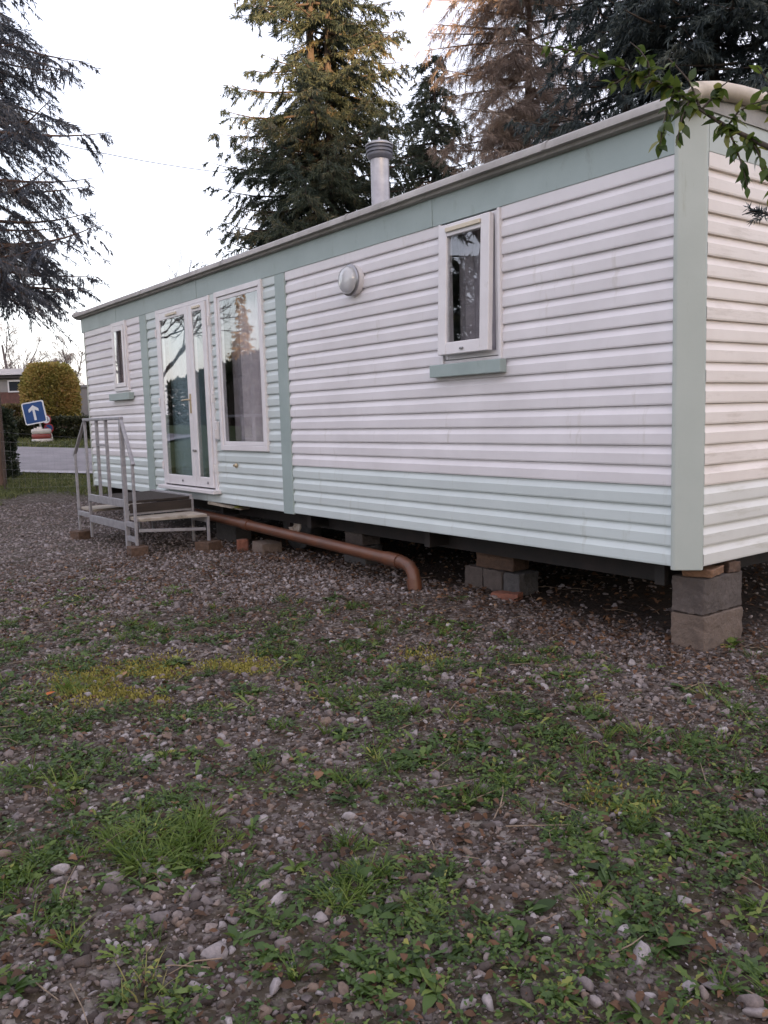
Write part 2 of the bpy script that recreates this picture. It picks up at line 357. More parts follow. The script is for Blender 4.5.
# ------------------------------------------------------------------ the mobile home
L_, W_ = 9.2, 3.1
ZB, ZG, ZF, ZE = .455, .87, 2.50, 2.685
PITCH = (ZG-ZB)/4
home = empty('mobile_home', (-4.6, 1.5, 0), 0, 'white and pale green clad mobile home raised on concrete blocks', 'mobile home')
home_off = Vector((-4.6, 1.5, 0))
class HB(MB):
    """parts of the home, given in world coordinates"""
    def build(s, name, mat, parent=None, **k):
        s.v = [tuple(Vector(q)-home_off) for q in s.v]
        return MB.build(s, name, mat, parent or home, **k)
PROF = [(0, 0), (.0015, .017), (.010, .019), (.060, .019), (.074, .012), (.088, .0045), (PITCH-.0005, .001)]
def siding(mb, a0, a1, z0, z1, face='front'):
    """boards with their drip edges; face front: along x at y=0 facing -y; end: along y at x=0 facing +x"""
    pts = []
    k0 = int(math.floor((z0-ZB)/PITCH+1e-6))
    for k in range(k0, k0+40):
        for h, d in PROF:
            z = ZB+k*PITCH+h
            if z0-1e-6 <= z <= z1+1e-6: pts.append((z, d, k))
    if pts[0][0] > z0+1e-4: pts.insert(0, (z0, pts[0][1], pts[0][2]))
    if pts[-1][0] < z1-1e-4: pts.append((z1, pts[-1][1], pts[-1][2]))
    n = max(2, int(abs(a1-a0)/.22)+1); A = np.linspace(a0, a1, n); v = []; f = []
    for a in A:
        for z, d, k in pts:
            w = .0016*(vnoise(np.float64(a*2.7+k*3.3), np.float64(k*5.1), 2)-.5)*2
            dz = .0018*(vnoise(np.float64(a*.8), np.float64(k*2.3), 4)-.5)
            dd = d+w
            v.append({'front': (a, -dd, z+dz), 'back': (a, W_+dd, z+dz), 'end': (dd, a, z+dz), 'far': (-L_-dd, a, z+dz)}[face])
    m_ = len(pts)
    for i in range(n-1):
        for j in range(m_-1): f.append((i*m_+j, (i+1)*m_+j, (i+1)*m_+j+1, i*m_+j+1))
    mb.add(v, f)
# windows and door openings: (x0, x1, z0, z1)
W1 = (-8.02, -7.55, 1.67, 2.50); W2 = (-5.165, -4.235, .985, 2.50); W3 = (-1.852, -1.292, 1.62, 2.50); DR = (-6.63, -5.29, .565, 2.50)
def clad(mat, a0, a1, z0, z1, face='front', label=None):
    h = HB(); siding(h, a0, a1, z0, z1, face); o_ = h.build('siding', mat)
    if label: o_['label'] = label
    return o_
WS, GS, ES = M['white_siding'], M['green_siding'], M['end_siding']
for a_ in ((-9.13, W1[0], ZG, ZF), (W1[1], -7.12, ZG, ZF), (W1[0], W1[1], ZG, W1[2]), (-3.845, W3[0], ZG, ZF), (W3[1], -.09, ZG, ZF), (W3[0], W3[1], ZG, W3[2])): clad(WS, *a_)
for a_ in ((-9.13, -7.12, ZB, ZG), (-3.845, -.09, ZB, ZG), (-6.93, DR[0], ZB, ZF), (DR[1], W2[0], ZB, ZF), (W2[1], -4.01, ZB, ZF), (DR[0], DR[1], ZB, DR[2]), (W2[0], W2[1], ZB, W2[2])): clad(GS, *a_, label='pale green cladding boards')
for f_ in ('end', 'far'): clad(ES, .086, W_-.086, ZG, ZF, f_, 'white cladding boards, stained near the roof'); clad(M['end_low'], .086, W_-.086, ZB, ZG, f_, 'cream grey cladding boards along the bottom of the end wall')
clad(WS, -9.13, -.1, ZB, ZF, 'back')
# green trim: fascia, pilaster strips, corner posts
for q_, mm in (((-9.2, -.085, -.024, .0, ZF, ZE), 'green_trim'), ((-9.2, -.085, W_, W_+.024, ZF, ZE), 'green_trim'), ((0, .021, .0865, W_-.0865, ZF, ZE+.04), 'post'), ((-L_-.022, -L_, .10, W_-.1, ZF, ZE+.04), 'post')):
    fa = HB(); fa.box(*q_); fa.build('fascia', M[mm], bevel=.003)
for x0, x1 in ((-7.12, -6.93), (-4.01, -3.845)):
    s_ = HB(); s_.box(x0, x1, -.028, .0, ZB-.01, ZF-.003); s_.build('pilaster', M['green_trim'], bevel=.004)
for x in (-1.95, -5.6, -7.9):
    s_ = HB(); s_.box(x, x+.03, -.0285, -.0235, ZF+.002, ZE-.004); s_.build('fascia_joint', M['green_trim'], bevel=.0015)
def post(poly): b_ = HB(); b_.prism(poly, ZB-.018, ZE+.02); return b_.build('corner_post', M['post'], bevel=.006, seg=3)
pl = [(-.100, .012), (-.100, -.026), (-.078, -.026), (-.070, -.019), (.010, .057), (.019, .066), (.020, .072), (.020, .086), (-.012, .086)]
post(pl)
post([(-L_-x, y) for x, y in pl][::-1])
post([(x, W_-y) for x, y in pl][::-1]); post([(-L_-x, W_-y) for x, y in pl])
# interior shell
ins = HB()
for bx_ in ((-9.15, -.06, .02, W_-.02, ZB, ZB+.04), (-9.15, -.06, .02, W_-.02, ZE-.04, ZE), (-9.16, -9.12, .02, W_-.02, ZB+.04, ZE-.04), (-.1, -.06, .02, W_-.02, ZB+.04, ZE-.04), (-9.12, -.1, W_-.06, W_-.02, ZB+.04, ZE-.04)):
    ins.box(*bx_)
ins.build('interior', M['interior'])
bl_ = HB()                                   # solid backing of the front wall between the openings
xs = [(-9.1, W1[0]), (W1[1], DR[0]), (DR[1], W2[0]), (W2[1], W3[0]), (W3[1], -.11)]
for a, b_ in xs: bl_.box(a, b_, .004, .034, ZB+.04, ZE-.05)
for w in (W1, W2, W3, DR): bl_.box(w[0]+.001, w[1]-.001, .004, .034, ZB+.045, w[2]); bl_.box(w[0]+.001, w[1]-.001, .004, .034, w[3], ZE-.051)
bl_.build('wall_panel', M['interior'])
# roof
RP = [(-.045, 2.682), (-.062, 2.688), (-.066, 2.706), (-.097, 2.709), (-.088, 2.746), (-.066, 2.763), (.1, 2.79), (.55, 2.83), (1.1, 2.857), (1.55, 2.866)]
full = RP+[(W_-y, z) for y, z in RP[:-1]][::-1]
rf = HB(); v = []; n = len(full); XS = np.linspace(-9.29, .03, 34)
for x in XS:
    wz = .006*(vnoise(np.float64(x*1.3), np.float64(.5), 8)-.5)
    v += [(x, y, z+wz) for y, z in full]
f = [(i*n+j, (i+1)*n+j, (i+1)*n+(j+1) % n, i*n+(j+1) % n) for i in range(len(XS)-1) for j in range(n)]
f += [tuple(range(n)), tuple(range((len(XS)-1)*n, len(XS)*n))[::-1]]
rf.add(v, f); roof = rf.build('roof', M['roof'], smooth=True)
for x in (-9.0, -6.9, -4.9, -2.85, -.9):
    jt = HB(); jt.add([(x+dx, y-.002 if i < 5 else y, z+.003) for dx in (0, .03) for i, (y, z) in enumerate(RP[1:8])], [(j, j+1, 7+j+1, 7+j) for j in range(6)]); jt.build('roof_joint', M['roof'], roof)
for x, mm in ((.045, 'roof_end'), (-9.3, 'roof')):
    ro = HB()
    pts = [(x, y, z-.035) for y, z in [(-.085, 2.755), (-.06, 2.778), (.1, 2.812), (.3, 2.832), (.55, 2.846), (1.1, 2.868), (1.55, 2.876)]]
    pts += [(x, W_-q[1], q[2]) for q in pts[:-1]][::-1]
    ro.tube(pts, [.034]+[.042]*(len(pts)-2)+[.034], 12); ro.build('roof_edge', M[mm], roof, smooth=True)
# flue
cx, cy = -2.90, .30
fl = HB(); fl.lathe([(.115, 2.80), (.115, 2.815), (.083, 2.83), (.078, 2.87), (.071, 2.88), (.071, 3.23)], (cx, cy, 0), 28); flo = fl.build('flue', M['flue'], smooth=True)
fc = HB(); fc.lathe([(.073, 3.22), (.086, 3.225), (.099, 3.245), (.099, 3.255), (.09, 3.257), (.09, 3.268), (.102, 3.27), (.102, 3.282), (.092, 3.284), (.092, 3.295), (.104, 3.297), (.104, 3.309), (.094, 3.311), (.094, 3.32)], (cx, cy, 0), 28)
fc.build('cowl', M['flue_cap'], flo, smooth=True)
ft = HB(); ft.lathe([(.107, 3.32), (.107, 3.328), (.08, 3.345), (.03, 3.356), (.012, 3.358), (.008, 3.385)], (cx, cy, 0), 28); ft.build('cowl_top', M['flue'], flo, smooth=True)
# bulkhead lamp
lx, lz = -2.83, 2.285
MX = Matrix.Translation((lx, -.02, lz)) @ Matrix.Rotation(R(90), 4, 'X')
lm = HB(); lm.lathe([(.112, -.01), (.114, .02), (.112, .036), (.104, .042)], n=32, M=MX); lamp = lm.build('wall_lamp', M['trim_white'], smooth=True)
lr = HB(); lr.lathe([(.104, .040), (.116, .043), (.116, .052), (.108, .058), (.10, .060)], n=32, M=MX); lr.build('lamp_ring', M['lamp_ring'], lamp, smooth=True)
lg = HB(); lg.lathe([(.102, .055), (.099, .075), (.088, .094), (.066, .107), (.035, .114), (.006, .116)], n=32, M=MX); lg.build('lamp_glass', M['lamp_glass'], lamp, smooth=True)

def ring(mb, x0, x1, z0, z1, w, y0, y1, wt=None, wb=None, M4=None):
    wt = wt or w; wb = wb or w
    for bx_ in ((x0, x0+w, y0, y1, z0, z1), (x1-w, x1, y0, y1, z0, z1), (x0+w, x1-w, y0+.0015, y1, z0, z0+wb), (x0+w, x1-w, y0+.0015, y1, z1-wt, z1)):
        mb.box(*bx_, M=M4)
def pane(x0, x1, z0, z1, y, parent, M4=None):
    g = HB(); g.box(x0, x1, y, y+.004, z0, z1, M=M4); return g.build('pane', M['glass'], parent)
def drape(name, x0, x1, z0, z1, y, mat, parent, amp=.02, k=34):
    nseg = int((x1-x0)*60)+2; v = []
    for i in range(nseg+1):
        x = x0+(x1-x0)*i/nseg; dy = amp*math.sin(x*k)+amp*.5*math.sin(x*k*2.3+1)
        v += [(x, y+dy, z0), (x, y+dy*.7, z1)]
    h = HB(); h.add(v, [(2*i, 2*i+2, 2*i+3, 2*i+1) for i in range(nseg)]); return h.build(name, mat, parent, smooth=True)
def trickle(x0, x1, z, y, parent):
    h = HB(); h.box(x0, x1, y-.012, y, z-.012, z+.012); return h.build('vent', M['cream_vent'], parent, bevel=.003)

# window at the far end
w = HB(); ring(w, *W1[:2], W1[2], W1[3], .045, -.045, .03); w1 = w.build('window', M['upvc'], bevel=.004)
s_ = HB(); ring(s_, W1[0]+.05, W1[1]-.05, W1[2]+.05, W1[3]-.05, .05, -.055, .0, wt=.06); s_.build('sash', M['upvc'], w1, bevel=.004)
pane(W1[0]+.1, W1[1]-.1, W1[2]+.1, W1[3]-.11, -.05, w1)
drape('curtain', W1[0]+.05, W1[1]-.05, W1[2], W1[3], .035, M['curtain'], w1, .008)  # white, close behind the pane, standing in for bright sky reflection
b_ = HB(); b_.box(-8.12, -7.44, -.085, -.018, 1.56, 1.645); b_.build('sill', M['green_trim'], w1, bevel=.005)
# tall window beside the door
w = HB(); ring(w, *W2[:2], W2[2], W2[3], .05, -.04, .03); w2 = w.build('window', M['upvc'], bevel=.004)
s_ = HB(); ring(s_, W2[0]+.052, W2[1]-.052, W2[2]+.052, W2[3]-.052, .035, -.028, .01); s_.build('sash', M['upvc'], w2, bevel=.004)
pane(W2[0]+.087, W2[1]-.087, W2[2]+.087, W2[3]-.087, -.024, w2)
drape('curtain', -4.93, W2[1]-.02, W2[2]-.05, W2[3], .09, M['curtain'], w2, .025, 42)
drape('curtain', W2[0]+.03, -4.95, W2[2]-.05, W2[3], .13, M['grey_curtain'], w2, .02, 38)
# top hung window standing slightly open
w = HB()
for bx_ in ((W3[0], W3[0]+.022, -.036, .03, 1.60, 2.497), (W3[1]-.022, W3[1], -.036, .03, 1.60, 2.497)): w.box(*bx_)
ring(w, W3[0]+.026, W3[1]-.026, 1.625, 2.492, .034, -.018, .03); w3 = w.build('window', M['upvc'], bevel=.003)
piv = Vector((0, -.02, 2.478)); M3 = Matrix.Translation(piv) @ Matrix.Rotation(R(-2.2), 4, 'X') @ Matrix.Translation(-piv)
s_ = HB(); ring(s_, -1.818, -1.347, 1.652, 2.478, .078, -.062, -.022, wt=.078, wb=.078, M4=M3); s_.build('sash', M['upvc'], w3, bevel=.005)
pane(-1.742, -1.424, 1.73, 2.40, -.046, w3, M3)
g = HB(); g.box(-1.742, -1.422, -.075, -.062, 2.425, 2.452, M=M3); g.build('vent', M['cream_vent'], w3, bevel=.003)
g = HB(); g.box(-1.597, -1.567, -.074, -.062, 1.676, 1.69, M=M3); g.build('catch', M['lamp_ring'], w3, bevel=.003)
drape('curtain', W3[0]+.03, W3[1]-.03, 1.60, 2.49, .11, M['grey_curtain'], w3, .02, 40)
b_ = HB(); b_.box(-1.925, -1.262, -.075, -.018, 1.515, 1.597); b_.build('sill', M['green_trim'], w3, bevel=.005)
# glazed double door
d = HB()
for bx_ in ((DR[0], DR[0]+.05, -.036, .03, DR[2], 2.497), (DR[1]-.05, DR[1], -.036, .03, DR[2], 2.497), (DR[0]+.05, DR[1]-.05, -.034, .03, 2.455, 2.495)): d.box(*bx_)
door = d.build('door', M['upvc'], bevel=.004)
for a, b_, hinge in ((-6.575, -5.755, 0), (-5.75, -5.345, 1)):
    h = HB(); ring(h, a, b_, .60, 2.45, .088, -.05, -.002, wt=.078, wb=.105); lf = h.build('door_leaf', M['upvc'], door, bevel=.006)
    pane(a+.088, b_-.088, .705, 2.372, -.042, door)
    mid = (a+b_)/2; q = .14 if not hinge else .09
    trickle(mid-q, mid+q, 2.412, -.05, door)
    k = HB(); k.lathe([(.014, 0), (.014, .006), (.008, .010)], n=12, M=Matrix.Translation((mid+.08, -.05, .65)) @ Matrix.Rotation(R(90), 4, 'X')); k.build('bolt', M['lamp_ring'], door)
drape('blind', DR[0]+.06, DR[1]-.06, .58, 2.46, .085, M['blind'], door, .006, 30)
h = HB(); h.box(-5.795, -5.77, -.06, -.05, 1.36, 1.56); h.tube([(-5.782, -.055, 1.50), (-5.782, -.085, 1.50), (-5.81, -.095, 1.50), (-5.91, -.093, 1.495)], .009, 8); h.build('handle', M['brass'], door, smooth=True)
h = HB(); h.box(-5.78, -5.71, -.062, -.05, .965, .985); h.tube([(-5.73, -.06, .975), (-5.69, -.072, .975)], .008, 8); h.build('latch', M['lamp_ring'], door)
for z in (.8, 1.5, 2.25):
    h = HB(); h.tube([(-6.62, -.043, z-.045), (-6.62, -.043, z+.045)], .011, 8); h.build('hinge', M['upvc'], door)
    h = HB(); h.tube([(-5.30, -.043, z-.045), (-5.30, -.043, z+.045)], .011, 8); h.build('hinge', M['upvc'], door)
h = HB(); h.box(-6.665, -5.25, -.10, -.004, .545, .585); h.build('threshold', M['trim_white'], door, bevel=.006)
# small fittings on the wall
h = HB(); h.lathe([(.022, 0), (.022, .012), (.012, .02), (.012, .035)], n=14, M=Matrix.Translation((-4.88, -.02, .842)) @ Matrix.Rotation(R(90), 4, 'X')); h.build('tap', M['brass'])
h = HB(); h.box(-5.25, -5.21, -.05, -.02, 1.09, 1.27); h.box(-5.245, -5.22, -.066, -.05, 1.10, 1.19); h.build('door_holder', M['trim_white'], bevel=.003)
# chassis
ch = HB()
for y in (.32, W_-.32): ch.bar((-9.0, y, .37), (-.10, y, .37), .07, .15)
for x in (-8.9, -7.2, -5.5, -3.8, -2.2, -.25): ch.bar((x, .1, .38), (x, W_-.1, .38), .06, .12)
ch.box(-9.1, -.1, .06, W_-.06, .447, .456)
chassis = ch.build('chassis', M['black_steel'])
ch = HB(); ch.tube([(-4.50, .3, .275), (-4.50, W_-.3, .275)], .03, 10); ch.build('axle', M['black_steel'])
for y in (.45, W_-.45):
    wx, wz = -4.50, .275
    MW = Matrix.Translation((wx, y, wz)) @ Matrix.Rotation(R(90), 4, 'X')
    h = HB(); h.lathe([(.10, -.075), (.2, -.085), (.26, -.06), (.268, 0), (.26, .06), (.2, .085), (.10, .075)], n=30, M=MW); wh_ = h.build('wheel', M['tyre'], smooth=True)
    h = HB(); h.lathe([(.112, .06), (.112, .088), (.104, .094), (.09, .089), (.05, .091), (.042, .105), (.02, .11)], n=26, M=MW)
    for k in range(6):
        a = k*math.pi/3; h.tube([MW @ Vector((.072*math.cos(a), .072*math.sin(a), .088)), MW @ Vector((.072*math.cos(a), .072*math.sin(a), .101))], .009, 6)
    h.build('rim', M['rim'], wh_, smooth=True)

# ------------------------------------------------------------------ supports under the home
CHIP = bpy.data.textures.new('chips', 'CLOUDS'); CHIP.noise_scale = .05; CHIP.noise_depth = 4
def rough_block(name, loc, rz, sx, sy, sz, mat, label, cat, group=None, bev=.008, tilt=(0, 0)):
    """a block with slightly uneven faces, base at loc"""
    n = 5; random.seed(int(abs(loc[0])*1000+abs(loc[2])*77)); v = []; f = []
    mb = MB(); mb.box(-sx/2, sx/2, -sy/2, sy/2, 0, sz)
    mb.v = [(x+random.uniform(-.004, .004), y+random.uniform(-.004, .004), z+(random.uniform(-.003, 0) if z else 0)) for x, y, z in mb.v]
    o_ = mb.build(name, mat, bevel=bev, seg=3); o_.location = loc
    sb = o_.modifiers.new('grid', 'SUBSURF'); sb.subdivision_type = 'SIMPLE'; sb.levels = sb.render_levels = 5
    dm = o_.modifiers.new('chips', 'DISPLACE'); dm.texture = CHIP; dm.strength = .016; dm.mid_level = .62; dm.texture_coords = 'GLOBAL'; o_.rotation_euler = (tilt[0], tilt[1], rz)
    return tag(o_, label, cat, group)
zc = float(tz(-.08, .28))
rough_block('concrete_block', (-.085, .295, zc-.035), 0, .20, .375, .215, M['block_tan'], 'lower tan concrete block of the pier under the near corner post', 'block', 'concrete blocks under the home')
rough_block('concrete_block', (-.085, .290, zc+.182), R(.6), .195, .37, .195, M['block'], 'upper greyish concrete block of the pier under the near corner post', 'block', 'concrete blocks under the home')
rough_block('timber_packer', (-.055, .205, zc+.379), R(8), .17, .15, .042, M['wedge'], 'orange brown split timber wedge on the corner block pier', 'timber packer', 'timber packers on the piers', .004, (R(3), R(-4)))
rough_block('timber_packer', (-.06, .395, zc+.379), R(-10), .16, .09, .06, M['wood_block'], 'dark chunk of timber at the back of the corner block pier', 'timber packer', 'timber packers on the piers', .004)
# low pier half way along
for x, y, z, sx, sy, sz, mt_, lb, ct in (
    (-2.0, .46, -.02, .19, .20, .19, 'block', 'left grey block at the foot of the pier behind the pipe elbow', 'block'),
    (-1.805, .46, -.02, .19, .20, .19, 'block', 'middle grey block at the foot of the pier behind the pipe elbow', 'block'),
    (-1.63, .47, -.02, .155, .20, .185, 'block_dark', 'dark right hand block at the foot of the pier behind the pipe elbow', 'block')):
    rough_block('concrete_block', (x, y, z), 0, sx, sy, sz, M[mt_], lb, ct, 'concrete blocks under the home')
rough_block('timber_packer', (-1.80, .46, .172), R(2), .36, .17, .125, M['wood_block'], 'thick brown timber lying across the low pier of grey blocks', 'timber packer', 'timber packers on the piers')
rough_block('brick', (-1.58, .28, -.02), R(20), .2, .1, .075, M['brick'], 'red brick lying in front of the low pier of grey blocks', 'brick')
rough_block('concrete_block', (-3.45, .42, -.01), R(4), .30, .2, .19, M['block_dark'], 'lower dark block of the pier hidden behind the red brown pipe', 'block', 'concrete blocks under the home')
rough_block('concrete_block', (-3.45, .42, .182), R(-3), .28, .2, .11, M['block'], 'upper block of the pier hidden behind the red brown pipe', 'block', 'concrete blocks under the home')
rough_block('concrete_block', (-4.62, .12, -.05), R(-8), .30, .20, .165, M['block_tan'], 'small tan block on the gravel under the pipe near the wheel', 'block', 'concrete blocks under the home')
rough_block('brick', (-4.98, .05, -.01), R(70), .11, .1, .12, M['brick'], 'orange brick piece standing under the pipe beside the steps', 'brick')
rough_block('concrete_block', (-5.75, .35, -.01), R(5), .4, .2, .30, M['block_dark'], 'dark block standing behind the entry steps under the home', 'block', 'concrete blocks under the home')
# drain pipe
pp = MB()
pts = [(-6.6, .08, .30), (-4.8, .045, .262), (-2.46, .0, .205), (-2.34, -.004, .198), (-2.27, -.010, .18), (-2.225, -.018, .145), (-2.205, -.024, .10), (-2.19, -.03, -.03)]
pp.tube(pts, .047, 16); pipe = pp.build('drain_pipe', M['pvc_pipe'], smooth=True); tag(pipe, 'red brown plastic drain pipe running along under the home to an elbow', 'pipe')
for q_ in ([(-2.56, .002, .2075), (-2.40, -.002, .202)], [(-2.208, -.024, .10), (-2.196, -.028, .03)], [(-4.92, .047, .265), (-4.80, .045, .262)]):
    pc = MB(); pc.tube(q_, .054, 16); pc.build('pipe_collar', M['pvc_pipe'], pipe, smooth=True)

# ------------------------------------------------------------------ entry steps
st = empty('entry_steps', (-6.1, -.5, 0), 0, 'galvanised metal entry steps with handrails and board treads below the glazed door', 'steps')
so_ = Vector((-6.1, -.5, 0))
class SB(MB):
    def build(s, name, mat, parent=None, **k):
        s.v = [tuple(Vector(q)-so_) for q in s.v]; return MB.build(s, name, mat, parent or st, **k)
YF, YBK = -.86, -.17
PXS = {'a': -7.10, 'b': -6.70, 'c': -5.62, 'd': -5.385}
def leg(x, y, z0, z1, w=.027): h = SB(); h.box(x-w/2, x+w/2, y-w/2, y+w/2, z0, z1); h.build('leg', M['alu'], bevel=.004)
leg(PXS['a'], YF, .10, .965); leg(PXS['d'], YF, .105, .91); leg(PXS['b'], YF, .06, 1.31); leg(PXS['c'], YF, .05, 1.31, .04)
leg(PXS['d']+.12, YBK, .09, .335); leg(PXS['c'], YBK, .05, .50); leg(PXS['b'], YBK, .05, .50); leg(PXS['a'], YBK, .05, .335)
for a, b_, z0, z1 in (('a', 'b', .965, 1.31), ('d', 'c', .91, 1.31)):
    h = SB(); dx = .03 if a == 'd' else -.03
    h.bar((PXS[a]+dx, YF, z0-.03), (PXS[b_], YF, z1+.012), .036, .024); h.build('handrail', M['alu'], bevel=.006)
h = SB(); h.bar((PXS['b']-.02, YF, 1.325), (PXS['c']+.02, YF, 1.325), .042, .03)
h.build('handrail', M['alu'], bevel=.006)
for x in (-6.33, -6.05):
    h = SB(); h.box(x-.014, x+.014, YF-.014, YF+.014, .53, 1.31); h.build('baluster', M['alu'])
h = SB(); h.bar((-6.32, YF, 1.06), (-6.06, YF, 1.06), .02, .02); h.build('crossbar', M['alu'])
# platform and one step down at each end
fr = SB()
for y in (YF, YBK): fr.bar((PXS['b']+.018, y, .495), (PXS['c']-.02, y, .495), .03, .075)
for y in (YF, YBK): fr.bar((PXS['c']+.02, y, .30), (PXS['d']-.018 if y == YF else PXS['d']+.102, y, .30), .03, .05); fr.bar((PXS['a']+.018, y, .30), (PXS['b']-.018, y, .30), .03, .05)
for y in (YF,): fr.bar((PXS['b']+.018, y, .27), (PXS['c']-.02, y, .27), .03, .075); fr.bar((PXS['c']+.02, y, .16), (PXS['d']-.018, y, .16), .03, .05)
fr.bar((PXS['c'], YF+.02, .40), (PXS['c'], YBK-.018, .40), .03, .045); fr.bar((PXS['d']+.02, YF+.02, .25), (PXS['d']+.10, YBK-.018, .21), .022, .03)
fr.build('frame', M['alu'], bevel=.003)
tr = SB(); tr.box(PXS['b']-.01, PXS['c']-.022, YF+.02, YBK+.02, .49, .515); tr.build('tread', M['wood_dark'], bevel=.004)
tr = SB(); tr.box(PXS['c']+.012, PXS['c']+.03, YF+.03, YBK-.02, .40, .488); tr.build('riser', M['wood_dark'], bevel=.003)
tr = SB(); tr.add([(x, y, z) for x, y, z in ((PXS['c']-.02, YF+.03, .335), (PXS['d']+.02, YF+.03, .333), (PXS['d']+.155, YBK-.02, .333), (PXS['c']+.02, YBK-.02, .335), (PXS['c']-.02, YF+.03, .365), (PXS['d']+.02, YF+.03, .363), (PXS['d']+.155, YBK-.02, .363), (PXS['c']+.02, YBK-.02, .365))],
    [(3, 2, 1, 0), (4, 5, 6, 7), (0, 1, 5, 4), (1, 2, 6, 5), (2, 3, 7, 6), (3, 0, 4, 7)])
tag(tr.build('tread', M['wood_pale'], bevel=.005), 'pale weathered board tread of the lowest step')
tr = SB(); tr.box(PXS['a']-.03, PXS['b']+.0, YF+.03, YBK-.02, .335, .362); tr.build('tread', M['wood_pale'], bevel=.005)
for x, y, s_, hh, rz, lb in ((PXS['a'], YF+.01, .20, .12, 12, 'weathered timber block under the far handrail post of the steps'), (PXS['d'], YF, .19, .125, -6, 'weathered timber block under the nearest handrail post of the steps'),
                     (PXS['d']+.125, YBK-.01, .20, .11, 18, 'reddish timber block under the short leg of the lowest tread')):
    rough_block('timber_block', (x, y, hh*0-.02), R(rz), s_, s_*.9, hh, M['wood_block'], lb, 'timber block', 'timber blocks under the steps')
b_ = MB(); b_.bar((-5.55, .02, .44), (-4.98, .10, .41), .11, .03); tag(b_.build('loose_plank', M['wood_pale'], bevel=.004), 'pale plank wedged under the home beside the entry steps', 'plank')

# ------------------------------------------------------------------ foliage builders
def cards(P, D, l, w, shade, wob=1.):
    """diamond leaf faces: start P, direction D (unit), length l, half-width w"""
    n = len(P); a = rng.normal(size=(n, 3)); a -= D*(a*D).sum(1, keepdims=True); a /= np.linalg.norm(a, axis=1, keepdims=True)+1e-9
    l = np.broadcast_to(l, (n,))[:, None]; w = np.broadcast_to(w, (n,))[:, None]
    mid = P+D*l*.45
    V = np.stack([P, mid+a*w, P+D*l, mid-a*w], 1).reshape(-1, 3)
    return V, np.repeat(shade, 4)
def quads(n): return np.arange(n*4).reshape(n, 4)
class Wood:
    """tapered woody segments"""
    def __init__(s): s.a = []; s.b = []; s.r = []
    def path(s, pts, r0, r1):
        pts = np.asarray(pts, float); n = len(pts)-1; rr = np.linspace(r0, r1, n+1)
        for i in range(n): s.a.append(pts[i]); s.b.append(pts[i+1]); s.r.append((rr[i], rr[i+1]))
    def build(s, name, mat, parent=None, n=5):
        A, B, RR = np.array(s.a), np.array(s.b), np.array(s.r); d = B-A; d /= np.linalg.norm(d, axis=1, keepdims=True)+1e-9
        up = np.where(np.abs(d[:, 2:3]) < .9, [[0, 0, 1.]], [[1., 0, 0]]); u = np.cross(d, up); u /= np.linalg.norm(u, axis=1, keepdims=True); w = np.cross(d, u)
        V = []
        for P_, k in ((A, 0), (B, 1)):
            for j in range(n):
                th = 2*math.pi*j/n; V.append(P_+(u*math.cos(th)+w*math.sin(th))*RR[:, k:k+1])
        V = np.stack(V, 1); m_ = len(A); base = np.arange(m_)[:, None]*2*n
        Fs = np.concatenate([base+np.array([[j, (j+1) % n, n+(j+1) % n, n+j]]) for j in range(n)], 0)
        return np_mesh(name, V.reshape(-1, 3), Fs, mat, parent, smooth=True)
def unit(v): return v/(np.linalg.norm(v, axis=-1, keepdims=True)+1e-9)

